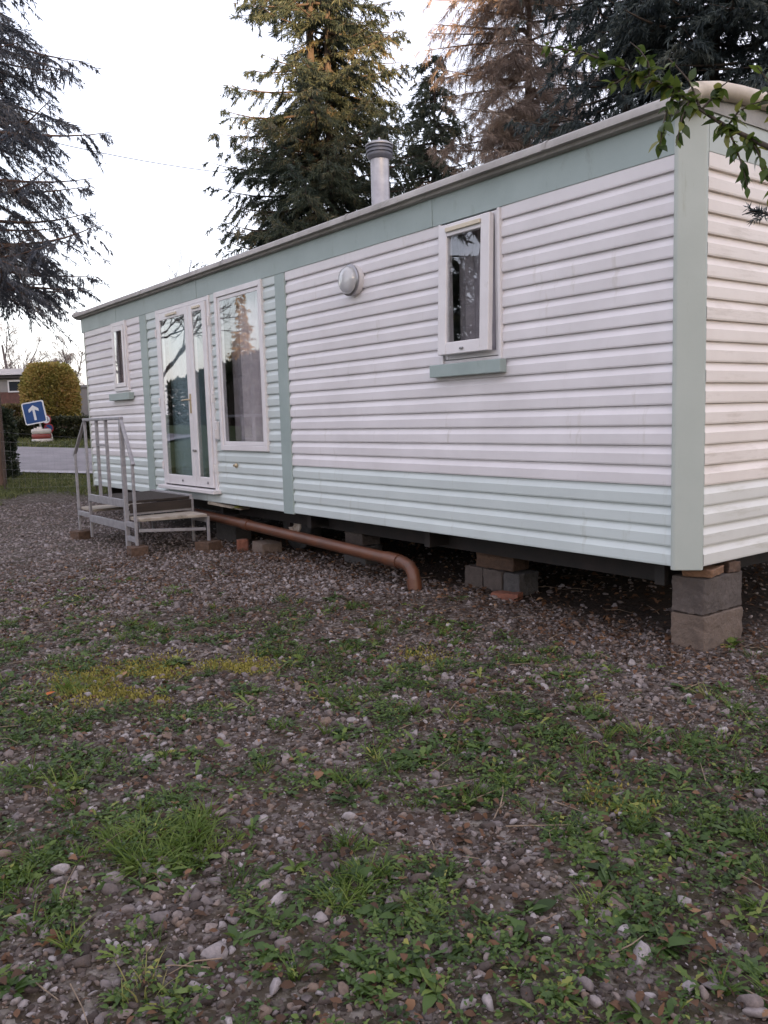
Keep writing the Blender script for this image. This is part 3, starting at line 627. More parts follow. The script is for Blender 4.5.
def conifer(name, label, cat, group, base, H, Rm, z0, nb, mat, bark, card, per, seed, droop=.28, tip=.22, hang=.75, power=.8, stems=((0, 0),), trunk_r=.2, twig_gap=.16, tw=.34, jitter=.35, fwd=.6, wood=True, sides=None, tcap=None):
    global rng
    rng = np.random.default_rng(seed)
    e = empty(name, base, 0, label, cat, group)
    wd = Wood(); Pc, Dc, Sc = [], [], []
    for si, (sx, sy) in enumerate(stems):
        n = 16; hz = np.linspace(0, H*(1-.06*si), n)
        wd.path(np.stack([sx+.05*np.sin(hz*.7+seed+si), sy+.05*np.cos(hz*.5+seed), hz-.15], 1), trunk_r*(1-.15*si), .015)
    sub = Wood()
    for i in range(nb):
        u = (i+rng.random())/nb; si = i % len(stems); sx, sy = stems[si]; Hs = H*(1-.06*si)
        h = z0+(Hs-z0)*u**1.05
        if tcap and h > tcap: continue
        q = (Hs-h)/(Hs-z0)
        a = rng.random()*2*math.pi
        L = Rm*q**power*(1+rng.uniform(-jitter, jitter*.5))+.25
        if sides: L *= sides(a, q)
        d = np.array([math.cos(a), math.sin(a), 0]); s_ = np.array([-d[1], d[0], 0])
        dr = droop*rng.uniform(.6, 1.4)*(.35+.65*q); tt = np.linspace(0, 1, 7)
        def pos(t_): t_ = np.asarray(t_)[:, None]; return np.array([sx, sy, h])+d*L*t_+np.array([0, 0, 1.])*L*(-dr*1.6*t_+(dr*.9+tip*dr*2)*t_**2.2)+s_*L*.06*np.sin(t_*3+i)
        wd.path(pos(tt), .012+.012*L, .004)
        nt_ = max(4, int(L/twig_gap)); tj = np.sort(rng.uniform(.04, 1, nt_)); pj = pos(tj)
        sgn = np.where(rng.random(nt_) < .5, -1., 1.)
        tl = (tw*L*(1.08-tj)+.18)*rng.uniform(.6, 1.2, nt_)
        td = unit(d*fwd+s_[None]*sgn[:, None]*1.0+np.array([0, 0, 1.])*rng.uniform(-.45, .12, nt_)[:, None])
        sh = np.clip(rng.normal(.5, .17), 0, 1)
        nc = np.maximum(3, (tl*per).astype(int)); rep = np.repeat(np.arange(nt_), nc)
        v_ = rng.random(len(rep)); P_ = pj[rep]+td[rep]*(tl[rep]*v_)[:, None]; P_[:, 2] -= hang*.5*tl[rep]*v_**1.6
        D_ = unit(td[rep]*.55+np.array([0, 0, -1.])*hang*rng.uniform(.2, 1.3, len(rep))[:, None]+rng.normal(0, .33, (len(rep), 3)))
        Pc.append(P_); Dc.append(D_); Sc.append(np.clip(sh+rng.normal(0, .12, len(rep))+.1*np.repeat(rng.normal(0, 1, nt_), nc), 0, 1))
        if wood:
            for k in range(0, nt_, 2): sub.path([pj[k], pj[k]+td[k]*tl[k]*.8-np.array([0, 0, hang*.3*tl[k]])], .006, .003)
    P_, D_, S_ = np.concatenate(Pc), np.concatenate(Dc), np.concatenate(Sc)
    n = len(P_); V, sh = cards(P_, D_, card[0]*rng.uniform(.6, 1.35, n), card[1]*rng.uniform(.6, 1.3, n), S_)
    if wood and sub.a: wd.a += sub.a; wd.b += sub.b; wd.r += sub.r
    wd.build('trunk', bark, e); np_mesh('crown', V, quads(n), mat, e, {'shade': sh})
    return e
def bare_tree(name, label, cat, group, base, H, seed, bark, spread=.5, r0=.12, levels=4, kids=4, twigs=None, lean=(0, 0), first=.3):
    rnd = np.random.default_rng(seed); e = empty(name, base, 0, label, cat, group); wd = Wood(); ends = []
    def grow(p, d, L, r, lv):
        n = 4; pts = [p]; q = p.copy(); dd = d.copy()
        for i in range(n):
            dd = unit(dd+rnd.normal(0, .10, 3)+np.array([0, 0, .05])); q = q+dd*L/n; pts.append(q.copy())
        r1 = r*.55 if lv < levels else .002
        wd.path(pts, r, r1)
        if lv >= levels: ends.append((pts[1], pts[-1])); return
        for k in range(kids+(1 if lv == 0 else 0)):
            t_ = rnd.uniform(first if lv == 0 else .25, 1); i = min(int(t_*n), n-1); pp = pts[i]+(pts[i+1]-pts[i])*(t_*n-i)
            a = rnd.random()*6.283; side = unit(np.cross(dd, [math.cos(a), math.sin(a), .3])); nd = unit(dd*(1-spread*.45)+side*spread*rnd.uniform(.7, 1.3))
            grow(pp, nd, L*rnd.uniform(.45, .68)*(1.25-.5*t_), r*(.62-.25*t_)+.001, lv+1)
    grow(np.array([0, 0, -.1]), unit(np.array([lean[0], lean[1], 1.])), H*.62, r0, 0)
    wd.build('trunk', bark, e, 4)
    if twigs:
        A = np.array([q[0] for q in ends]); B = np.array([q[1] for q in ends]); k = twigs[3]
        v_ = rnd.random(len(A)*k); i = np.repeat(np.arange(len(A)), k)
        global rng
        rng = rnd
        P_ = A[i]+(B-A)[i]*v_[:, None]; D_ = unit(rnd.normal(0, 1, (len(i), 3))+np.array([0, 0, -.3]))
        V, sh = cards(P_, D_, twigs[1]*rnd.uniform(.5, 1.4, len(i)), twigs[2], np.clip(rnd.normal(.5, .2, len(i)), 0, 1)); np_mesh('crown', V, quads(len(i)), twigs[0], e, {'shade': sh})
    return e
M['spruce'] = leaf_mat('spruce needles', [(0, (.030, .046, .036)), (.45, (.062, .084, .060)), (.8, (.115, .125, .075)), (1, (.19, .155, .09))], .3)  # needle colours raised to carry some of the haze over the trees
M['spruce_blue'] = leaf_mat('blue dark needles', [(0, (.028, .038, .044)), (.5, (.056, .074, .075)), (1, (.115, .128, .11))], .25)
M['spruce_left'] = leaf_mat('hazy spruce needles', [(0, (.055, .064, .085)), (.5, (.105, .115, .135)), (.85, (.16, .15, .148)), (1, (.20, .16, .14))], .3)  # needle colours lightened and blued to carry glare haze
M['larch'] = leaf_mat('bare brown larch twigs', [(0, (.17, .13, .105)), (.5, (.33, .25, .205)), (1, (.46, .36, .27))], .3)
def P3(px, py, D):
    q = at(px, py, D); return (q[0], q[1], float(tz(q[0], q[1])))
TG = 'tall conifers around the mobile home'
conifer('spruce_tree', 'tall twin stemmed spruce with sunlit golden top rising behind the flue', 'tree', TG, P3(334, 430, 22), 17.8, 3.5, 2.0, 350, M['spruce'], M['bark'], (.135, .0108), 150, 11, stems=((-.18, -.12), (.14, .16)), trunk_r=.22, twig_gap=.13, jitter=.28, power=.88, droop=.24, tip=.3)
conifer('spruce_tree', 'drooping dark spruce at the left edge of the picture', 'tree', TG, P3(-3, 490, 14), 14, 2.0, 3.2, 175, M['spruce_left'], M['bark_red'], (.10, .0085), 125, 12, droop=.10, tip=.5, hang=1.0, power=.4, trunk_r=.13, twig_gap=.10, tw=.38, jitter=.55)
conifer('conifer_tree', 'dark conifer between the flue and the brown larch', 'tree', TG, P3(440, 430, 25), 10.8, 2.9, 2, 200, M['spruce'], M['bark'], (.15, .013), 160, 13, trunk_r=.16, jitter=.35)
conifer('larch_tree', 'brown leafless larch of dense pinkish twigs behind the roof', 'tree', TG, P3(530, 430, 20), 15.5, 2.7, 2.5, 230, M['larch'], M['bark_pale'], (.18, .0055), 125, 14, droop=.05, hang=.8, trunk_r=.15, power=.55, twig_gap=.11)
for k, (px, D, H_, Rm_, lb) in enumerate(((628, 16, 14, 2.1, 'dense blue green conifer just right of the brown larch'), (705, 15, 15, 2.4, 'dense dark conifer towering directly above the corner post'), (800, 14, 15, 2.5, 'dense dark conifer at the upper right edge of the picture'))):
    conifer('conifer_tree', lb, 'tree', TG, P3(px, 430, D), H_, Rm_, 1.2, 260, M['spruce_blue'], M['bark'], (.13, .012), 130, 20+k, droop=.18, hang=.8, power=.4, trunk_r=.2, wood=False)
bare_tree('bare_tree', 'bare twigs of a small tree peeping over the roof left of the spruce', 'tree', 'leafless trees', P3(207, 430, 27), 5.6, 5, M['bark_grey'], .35, .05)
for k, (px, D, H_, lb) in enumerate(((22, 36, 6.0, 'leafless grey tree above the far flat roofed house'), (-20, 30, 7.0, 'leafless tree partly out of frame above the far house'), (62, 40, 4.6, 'small leafless tree behind the round clipped shrub'), (82, 38, 4.3, 'leafless tree beside the far corner of the mobile home'))):
    bare_tree('bare_tree', lb, 'tree', 'leafless trees', P3(px, 430, D), H_, 40+k, M['bark_grey'], .6, .08, twigs=(M['larch'], .16, .008, 5))
# what stands across the pitch, mirrored in the windows
def XY(x, y): return (x, y, float(tz(x, y)))
M['sun_gold'] = leaf_mat('sun gold needles', [(0, (.20, .14, .05)), (.5, (.34, .24, .09)), (1, (.45, .32, .14))], .3)  # low sunlight on the mirrored tree painted in as needle colour
conifer('larch_tree', 'conifer far across the pitch with sunlit gold painted into its needles', 'tree', TG, XY(-107.6, -54.7), 18, 3.2, 1.0, 170, M['sun_gold'], M['bark'], (.3, .04), 40, 51, trunk_r=.2)
bare_tree('bare_tree', 'spreading leafless tree across the pitch facing the door', 'tree', 'leafless trees', XY(-28.3, -8.9), 8.5, 52, M['bark_grey'], .65, .13, levels=4, kids=5, first=.12, lean=(.25, .05))
bare_tree('bare_tree', 'leafless tree with a thick trunk facing the near window', 'tree', 'leafless trees', XY(-10.25, -8.05), 11, 53, M['bark'], .55, .26, levels=5, kids=4)
conifer('spruce_tree', 'broad dark spruce facing the near window', 'tree', TG, XY(-15.6, -11.3), 13, 2.5, .5, 170, M['spruce'], M['bark'], (.25, .03), 45, 54, trunk_r=.25, power=.5)

# ------------------------------------------------------------------ clipped shrubs, far house, signs
def clipped(name, label, cat, group, base, rz, shape, n, mat, leaf, seed, stem_h, sw=.6):
    """shape(n) -> points and outward normals near the clipped surface"""
    global rng
    rng = np.random.default_rng(seed); e = empty(name, base, rz, label, cat, group)
    P_, Nn = shape(n); D_ = unit(Nn+rng.normal(0, .7, (n, 3)))
    sh = np.clip(.5+.9*(fbm(P_[:, 0]*2+P_[:, 1], P_[:, 2]*2, seed)-.5)+rng.normal(0, .17, n), 0, 1)
    V, s4 = cards(P_, D_, leaf*rng.uniform(.6, 1.4, n), leaf*.3, sh); np_mesh('foliage', V, quads(n), mat, e, {'shade': s4})
    w_ = Wood()
    for k in range(9): a = rng.uniform(-sw, sw, 2); w_.path([(a[0]*.5, a[1]*.5, -.1), (a[0], a[1], stem_h)], .04, .015)
    w_.build('stem', M['bark'], e); return e
def drum(rx, ry, z0, z1):
    def f_(n):
        a = rng.random(n)*6.283; top = rng.random(n) < .25; rr = np.where(top, np.sqrt(rng.random(n)), 1-.16*rng.random(n)**2)
        h = np.where(top, 1-.06*rng.random(n), rng.random(n)); k = 1-.36*np.clip((h-.62)/.38, 0, 1)**2.2*np.where(top, 0, 1)
        bul = 1+.06*np.sin(h*3.0)
        rr = rr*np.where(top, .80, k*bul); h = np.where(top, h-.10*(rr/.8)**3, h)
        P_ = np.stack([rx*rr*np.cos(a), ry*rr*np.sin(a), z0+(z1-z0)*h], 1)+rng.normal(0, .03, (n, 3))
        return P_, np.stack([np.cos(a)*np.where(top, .3, 1), np.sin(a)*np.where(top, .3, 1), np.where(top, 1, .15)], 1)
    return f_
def boxed(sx, sy, z0, z1):
    def f_(n):
        x = rng.uniform(-sx, sx, n); y = rng.uniform(-sy, sy, n); z = z0+(z1-z0)*rng.random(n); k = rng.random(n)
        dpt = .12*rng.random(n)**2
        nn = np.zeros((n, 3)); fr = k < .5; tp = (k >= .5) & (k < .8); ed = k >= .8
        y = np.where(fr, -sy+dpt, y); nn[fr] = (0, -1, .2); z = np.where(tp, z1-dpt, z); nn[tp] = (0, 0, 1)
        sg = np.where(rng.random(n) < .5, -1, 1); x = np.where(ed, sg*(sx-dpt), x); nn[ed, 0] = sg[ed]
        P_ = np.stack([x, y, z], 1); P_[:, 2] += .10*(fbm(x*.7, y, 3)-.5)
        return P_+rng.normal(0, .025, (n, 3)), nn
    return f_
FACE = math.atan2(RT[1], RT[0])
M['copper'] = leaf_mat('copper and green hedge leaves', [(0, (.17, .18, .05)), (.4, (.31, .27, .075)), (.75, (.43, .31, .10)), (1, (.52, .31, .13))], .3)
M['hedge'] = leaf_mat('dark hedge leaves', [(0, (.020, .026, .014)), (.6, (.045, .052, .026)), (1, (.085, .075, .035))], .25)
M['ochre'] = leaf_mat('ochre hedge leaves', [(0, (.08, .07, .03)), (.6, (.20, .15, .06)), (1, (.28, .20, .09))], .25)
M['ivy'] = leaf_mat('ivy leaves', [(0, (.018, .026, .016)), (.6, (.040, .055, .032)), (1, (.075, .085, .05))], .25)
D1 = 23.5
b1 = P3(53.5, 436, D1); clipped('clipped_shrub', 'large rounded clipped shrub with copper and yellow green leaves behind the road', 'shrub', None, b1, FACE, drum(.66, .66, .35, at(54, 366, D1)[2]-b1[2]), 26000, M['copper'], .085, 71, 1.3)
D2 = 22.6
b2 = P3(58, 440, D2); clipped('hedge', 'low dark clipped hedge behind the blue arrow sign', 'hedge', None, b2, FACE, boxed(1.05, .35, -.1, at(58, 418.5, D2)[2]-b2[2]), 13000, M['hedge'], .07, 72, .5)
b3 = P3(16, 436, 24.5); clipped('hedge', 'ochre topped hedge in front of the far brick house', 'hedge', None, b3, FACE, boxed(.75, .3, 0, at(16, 406, 24.5)[2]-b3[2]), 9000, M['ochre'], .07, 73, .5)
clipped('hedge', 'tall dark hedge along the far side of the pitch opposite the mobile home', 'hedge', None, XY(-24, -9.6), R(15), boxed(11, .5, 0, 1.9), 22000, M['hedge'], .16, 76, 1.5)
b4 = P3(4, 462, 15.0); clipped('ivy_bush', 'dark ivy bush beside the reddish trunk at the left edge', 'shrub', None, b4, FACE, drum(.16, .2, -.05, 1.2), 4200, M['ivy'], .07, 74, .8, .06)

# far house
hb = at(27, 400, 33); hz = float(tz(hb[0], hb[1])); fh = empty('house', (hb[0], hb[1], hz), FACE, 'far flat roofed house of grey render and red brick at the left edge', 'house')
def FB(px0, px1, py0, py1, y0, y1):
    s = 33/F; zc_ = CP[2]-hz; hy = 428.5; return ((px0-27)*s, (px1-27)*s, y0, y1, zc_+(hy-py1)*s, zc_+(hy-py0)*s)
M['render'] = worn('grey render', (.30, .28, .28), (.24, .225, .23), .9, 2); M['housebrick'] = worn('red brick wall', (.15, .07, .06), (.10, .05, .045), .9, 9)
M['white_fascia'] = worn('white roof edge', (.75, .72, .75), (.66, .64, .67), .6, 2); M['dark_board'] = worn('dark fascia board', (.05, .045, .05), (.08, .07, .07), .7, 3)
M['dark_glass'] = worn('dark far window glass', (.02, .022, .035), (.035, .037, .05), .12, 1.5)
m_ = MB(); m_.box(*FB(-170, 26, 379.5, 393, 0, 5)); m_.build('wall', M['render'], fh)
m_ = MB(); x0, x1, y0, y1, z0, z1 = FB(-170, 26, 393, 405, -.02, 5); m_.box(x0, x1, y0, y1, -.3, z1-.002); m_.build('base_wall', M['housebrick'], fh)
m_ = MB(); m_.box(*FB(-172, 27.5, 370.5, 376.4, -.3, 5.2)); rfo = m_.build('roof', M['white_fascia'], fh)
m_ = MB(); m_.box(*FB(-171, 26.8, 376.5, 379.4, -.18, 5.1)); m_.build('soffit_board', M['dark_board'], fh)
m_ = MB(); x0, x1, y0, y1, z0, z1 = FB(10.5, 22, 382.6, 392.4, -.07, -.012); ring(m_, x0-.04, x1+.04, z0-.04, z1+.04, .05, y0, y1); wdo = m_.build('window', M['white_fascia'], fh)
m_ = MB(); m_.box(x0+.01, x1-.01, -.05, -.03, z0+.01, z1-.01); m_.build('pane', M['dark_glass'], wdo)
m_ = MB(); m_.box(*FB(27, 37.5, 364.5, 372, 1.0, 1.45)); m_.box(*FB(27.6, 37, 372, 398, 1.02, 1.43)); m_.box(*FB(28.4, 31.8, 362.8, 364.5, 1.1, 1.3)); m_.build('chimney', M['dark_board'], rfo)
gb = P3(84, 440, 25.5); gw = MB(); gw.box(-.35, .9, 0, .15, -.2, 1.30); gw.prism([(-.40, -.05), (.95, -.05), (.95, .2), (-.40, .2)], 1.30, 1.38)
gwo = gw.build('garden_wall', M['render'], bevel=.01); gwo.location = gb; gwo.rotation_euler = (0, 0, FACE); tag(gwo, 'grey garden wall end with a coping beside the clipped shrub', 'wall')

# signs
M['sign_blue'] = worn('blue sign face', (.018, .065, .215), (.024, .075, .24), .4, 4); M['sign_white'] = worn('white sign face', (.78, .78, .80), (.70, .70, .72), .4, 4)
M['sign_red'] = worn('red paint', (.36, .03, .03), (.28, .03, .03), .5, 6); M['drum_white'] = worn('dirty white paint', (.70, .66, .62), (.52, .47, .43), .6, 6); M['drum_red'] = worn('faded red paint', (.30, .055, .045), (.22, .05, .04), .6, 6)
sp = P3(42, 441, 21.5); sp = (sp[0], sp[1], sp[2]-.03); PXM = 21.5/F
pd = empty('painted_tyre_planter', sp, FACE, 'white and red painted tyre planter carrying the tilted blue arrow sign', 'planter')
for k, (z0, mt_, r_) in enumerate(((0, 'drum_white', .25), (.125, 'drum_red', .235), (.25, 'drum_white', .24))):
    h = MB(); h.lathe([(.15, z0), (r_*.92, z0+.005), (r_, z0+.04), (r_, z0+.085), (r_*.92, z0+.123), (.15, z0+.125)], n=28); h.build('tyre', M[mt_], pd, smooth=True)
h = MB(); h.lathe([(.15, .33), (.1, .345), (.02, .35)], n=20); h.build('soil', M['block_dark'], pd)
h = MB(); h.box(-.05, .06, -.15, -.08, .33, .43); h.box(-.14, -.08, -.12, -.05, .33, .40); h.build('stone_filling', M['drum_white'], pd)
sg = empty('road_sign', (sp[0], sp[1], sp[2]+.36), FACE, 'square blue sign with a white upward arrow, tilted in a painted planter', 'sign')
tl = Matrix.Translation((-.03, 0, .02)) @ Matrix.Rotation(R(-9), 4, 'Y')
h = MB(); h.tube([tl @ Vector((.03, .03, -.1)), tl @ Vector((-.02, .03, .72))], .025, 10); h.build('pole', M['alu'], sg, smooth=True)
def rrect(w_, h_, r_, n=5):
    o_ = []
    for cx_, cz_, a0 in ((w_-r_, h_-r_, 0), (-w_+r_, h_-r_, 90), (-w_+r_, -h_+r_, 180), (w_-r_, -h_+r_, 270)):
        for k in range(n+1): a = R(a0+90*k/n); o_.append((cx_+r_*math.cos(a), cz_+r_*math.sin(a)))
    return o_
def plate(mb, poly, y0, y1, Mx):
    n = len(poly); v = [Mx @ Vector((x, y, z)) for y in (y0, y1) for x, z in poly]
    mb.add(v, [tuple(range(n)), tuple(range(n, 2*n))[::-1]]+[(i, (i+1) % n, n+(i+1) % n, n+i) for i in range(n)])
PM = tl @ Matrix.Translation((-.045, 0, .42))
h = MB(); plate(h, rrect(.282, .282, .05), -.012, .008, PM); pb = h.build('sign_border', M['sign_white'], sg)
h = MB(); plate(h, rrect(.252, .252, .035), -.016, -.0125, PM); h.build('sign_face', M['sign_blue'], sg)
h = MB(); plate(h, [(-.03, -.19), (.03, -.19), (.03, .075), (.13, .02), (.13, .095), (0, .19), (-.13, .095), (-.13, .02), (-.03, .075)], -.020, -.0165, PM); h.build('arrow', M['sign_white'], sg)
s2 = P3(53.5, 441, 21.9); s2 = (s2[0], s2[1], s2[2]-.1)
sg2 = empty('road_sign', s2, FACE, 'leaning pole with a round white sign above a round blue sign, beside the planter', 'sign')
t2 = Matrix.Rotation(R(-12), 4, 'Y') @ Matrix.Identity(4)
h = MB(); h.tube([t2 @ Vector((0, .02, -.1)), t2 @ Vector((0, .02, .86))], .026, 10); h.build('pole', M['drum_white'], sg2, smooth=True)
for zc_, rr_, bm_, fm_ in ((.68, .125, 'sign_red', 'sign_white'), (.44, .125, 'sign_red', 'sign_blue')):
    circ = lambda r_: [(r_*math.cos(2*math.pi*k/28), r_*math.sin(2*math.pi*k/28)) for k in range(28)]
    c2 = t2 @ Matrix.Translation((.0, 0, zc_))
    h = MB(); plate(h, circ(rr_), -.02, -.006, c2); h.build('sign_border', M[bm_], sg2); h = MB(); plate(h, circ(rr_*.80), -.025, -.021, c2); h.build('sign_face', M[fm_], sg2)
    if fm_ == 'sign_white':
        h = MB(); plate(h, [(-.05, -.05), (-.02, -.05), (-.02, .05), (-.05, .05)], -.029, -.0255, c2); plate(h, [(.015, -.05), (.05, -.05), (.05, .05), (.015, .05)], -.029, -.0255, c2); h.build('sign_mark', M['dark_board'], sg2)
    else:
        h = MB(); a = .10; plate(h, [(-a, a-.02), (-a+.02, a), (a, -a+.02), (a-.02, -a)], -.029, -.0255, c2); h.build('sign_bar', M['sign_red'], sg2)

# wire mesh fence at the edge of the gravel
wf = empty('wire_fence', P3(3, 470, 13.6), FACE, 'thin wire mesh fence between the reddish trunk and the corner of the mobile home', 'fence')
h = MB(); wl = 1.38
for k in range(15): h.tube([(.05+k*wl/14, 0, .02), (.05+k*wl/14, 0, .80)], .0009, 4)
for k in range(7): h.tube([(.0, .004, .04+k*.15), (wl+.08, .004, .04+k*.125)], .0009, 4)
h.build('wire_mesh', M['alu'], wf)
for x in (0, wl+.1):
    h = MB(); h.tube([(x, .02, -.2), (x, .02, .86)], .014, 8); h.build('post', M['bark'], wf)
# overhead cable between two poles
pA = at(-170, 82, 13); pB = at(352, 176, 27)
for q, lb in ((pA, 'timber utility pole out at the left of the pitch'), (pB, 'timber utility pole hidden behind the twin stemmed spruce')):
    zz = float(tz(q[0], q[1])); h = MB(); h.tube([(0, 0, -.3), (0, 0, q[2]-zz+.25)], [.12, .08], 12); po = h.build('utility_pole', M['bark_grey'], smooth=True); po.location = (q[0], q[1], zz)
    tag(po, lb, 'utility pole', 'utility poles')
h = MB(); pts = [Vector(pA).lerp(Vector(pB), k/24)-Vector((0, 0, .5*(1-(2*k/24-1)**2))) for k in range(25)]; h.tube(pts, .008, 6)
tag(h.build('overhead_cable', M['dark_board'], smooth=True), 'thin overhead cable crossing the sky from the left spruce', 'cable')

# ------------------------------------------------------------------ leafy shrub whose branch reaches in from the right
M['shrub_leaf'] = leaf_mat('glossy shrub leaves', [(0, (.020, .034, .011)), (.5, (.055, .090, .021)), (.85, (.13, .175, .032)), (1, (.21, .21, .05))], .45, .35)
rng = np.random.default_rng(91)
DB = 1.95
main = [at(px, py, D) for px, py, D in ((1010, 560, 1.8), (985, 400, 1.8), (930, 260, 1.82), (850, 190, 1.86), (790, 158, 1.9), (746, 136, 1.93), (727, 127, 1.95), (701, 110, 1.97), (675, 89, 2.0), (633, 72, 2.04), (585, 53, 2.08), (545, 46, 2.12), (500, 43, 2.16))]
root = np.array([main[0][0]+.15, main[0][1]+.1, 0]); root[2] = float(tz(root[0], root[1]))
shr = empty('leafy_shrub', root, 0, 'leafy green shrub reaching a long branch in front of the roof corner', 'shrub')
w_ = Wood(); loc = lambda q: np.asarray(q)-root
w_.path([loc(root-np.array([0, 0, .1])), loc(main[0]), loc(main[1])], .022, .014); w_.path([loc(q) for q in main[1:6]], .014, .0055); w_.path([loc(q) for q in main[5:]], .0055, .0012)
LP, LD = [], []
def leaves(pts, n, spreadv=1., down=.45, size=1., t0=0.):
    pts = [np.asarray(q, float) for q in pts]
    for k in range(n):
        t_ = t0+(1-t0)*rng.random(); i = min(int(t_*(len(pts)-1)), len(pts)-2); f_ = t_*(len(pts)-1)-i
        q = pts[i]+(pts[i+1]-pts[i])*f_; d_ = unit(pts[i+1]-pts[i]); LP.append(q); LD.append((unit(d_*.5+rng.normal(0, .55*spreadv, 3)+np.array([0, 0, -down])), size*rng.uniform(.7, 1.25)))
tw_ = [((675, 89, 2.0), (668, 108, 1.99), (662, 128, 1.98), (660, 148, 1.98), 22), ((690, 100, 1.98), (682, 118, 1.97), (679, 132, 1.97), (676, 146, 1.96), 13),
       ((727, 127, 1.95), (735, 145, 1.93), (742, 165, 1.92), (748, 190, 1.92), 22), ((746, 136, 1.93), (757, 150, 1.92), (764, 166, 1.92), (770, 184, 1.9), 26), ((790, 158, 1.9), (782, 170, 1.9), (776, 182, 1.9), (772, 198, 1.9), 20),
       ((701, 110, 1.97), (712, 98, 1.96), (722, 86, 1.96), (730, 80, 1.95), 11), ((727, 127, 1.95), (738, 112, 1.94), (752, 104, 1.93), (768, 100, 1.92), 16), ((650, 78, 2.02), (648, 62, 2.02), (640, 50, 2.03), (630, 42, 2.04), 13),
       ((633, 72, 2.04), (618, 82, 2.05), (608, 86, 2.05), (600, 90, 2.06), 4), ((700, 108, 1.97), (690, 82, 1.99), (676, 66, 2.0), (668, 58, 2.0), 9), ((790, 158, 1.9), (775, 110, 1.9), (768, 80, 1.9), (756, 66, 1.9), 16), ((850, 190, 1.86), (830, 120, 1.85), (810, 60, 1.86), (800, 20, 1.88), 30), ((930, 260, 1.82), (900, 150, 1.8), (880, 60, 1.8), (870, -40, 1.8), 40), ((985, 400, 1.8), (930, 330, 1.75), (880, 300, 1.74), (840, 290, 1.74), 34)]
for *pp_, n in tw_:
    q = [at(*z_) for z_ in pp_]; w_.path([loc(z_) for z_ in q], .003, .001); leaves(q, n, 1., .4)
leaves(main[5:10], 48, 1., .35); leaves(main[7:10], 30, 1., .1, 1.1); leaves(main[8:11], 44, 1., .1, 1.1); leaves(main[10:12], 16, 1., .1, .7)
w_.build('stem', M['twig'], shr, 6)
def leaf_blades(P_, D_, l, w, curl=.25, seg=3, prof=(.12, .85, 1., .6, .03)):
    """pointed leaves of seg+1 cross sections, folded slightly along the rib; returns verts, faces"""
    n = len(P_); a = np.cross(D_, [0, 0, 1.]); a = unit(a+rng.normal(0, .35, (n, 3))); a -= D_*(a*D_).sum(1, keepdims=True); a = unit(a); nn = np.cross(a, D_)
    nn *= np.where(nn[:, 2:3] < 0, -1, 1)
    l = np.broadcast_to(l, (n,))[:, None]; w = np.broadcast_to(w, (n,))[:, None]; S = len(prof); V = []
    for k, pw in enumerate(prof):
        t_ = k/(S-1); c_ = P_+D_*l*t_-nn*l*curl*t_*t_
        V += [c_+a*w*pw+nn*w*pw*.3, c_-a*w*pw+nn*w*pw*.3]
    V = np.stack(V, 1); b_ = (np.arange(n)*2*S)[:, None]
    Fs = np.concatenate([b_+np.array([[2*k, 2*k+1, 2*k+3, 2*k+2]]) for k in range(S-1)], 0)
    return V.reshape(-1, 3), Fs, 2*S
LPa = np.array(LP)-root; LDa = np.array([d_ for d_, s_ in LD]); Ls = np.array([s_ for d_, s_ in LD])
V, Fs, k = leaf_blades(LPa, LDa, .034*Ls, .0085*Ls, .28)
np_mesh('leaves', V, Fs, M['shrub_leaf'], shr, {'shade': np.repeat(np.clip(rng.normal(.46, .24, len(LPa))+.14*((LPa@RT) < -.60), 0, 1), k)}, smooth=True)
# dark needle twig just below
tq = [at(px, py, 2.2) for px, py in ((900, 300), (830, 238), (780, 219), (764, 213), (752, 211), (742, 215))]
r2 = np.array([tq[0][0]+.05, tq[0][1], 0]); r2[2] = float(tz(r2[0], r2[1])); ns = empty('young_conifer', r2, 0, 'young conifer with a dark needle twig reaching in at the right edge', 'tree')
w_ = Wood(); w_.path([np.array([0, 0, -.1]), np.array([0, .02, 1.0]), np.array([.02, .05, 2.6])], .02, .006); w_.path([np.array([0, .03, 1.3])]+[np.asarray(q)-r2 for q in tq], .006, .001)
PN, DN = [], []
for k in range(260):
    i = rng.integers(1, 5); f_ = rng.random(); q = tq[i-1]+(tq[i]-tq[i-1])*f_ if i < 6 else tq[5]; d_ = unit(tq[i]-tq[i-1]); PN.append(q-r2); DN.append(unit(d_*.9+rng.normal(0, .6, 3)))
for px, py in ((753, 220), (747, 207)): 
    for k in range(30): f_ = rng.random(); q = at(766, 214, 2.2)*(1-f_)+at(px, py, 2.2)*f_; PN.append(q-r2); DN.append(unit((at(px, py, 2.2)-at(766, 214, 2.2))*8+rng.normal(0, .6, 3)))
V, s4 = cards(np.array(PN), np.array(DN), .022, .0016, np.full(len(PN), .35)); w_.build('trunk', M['twig'], ns, 5); np_mesh('needles', V, quads(len(PN)), M['spruce_blue'], ns, {'shade': s4})

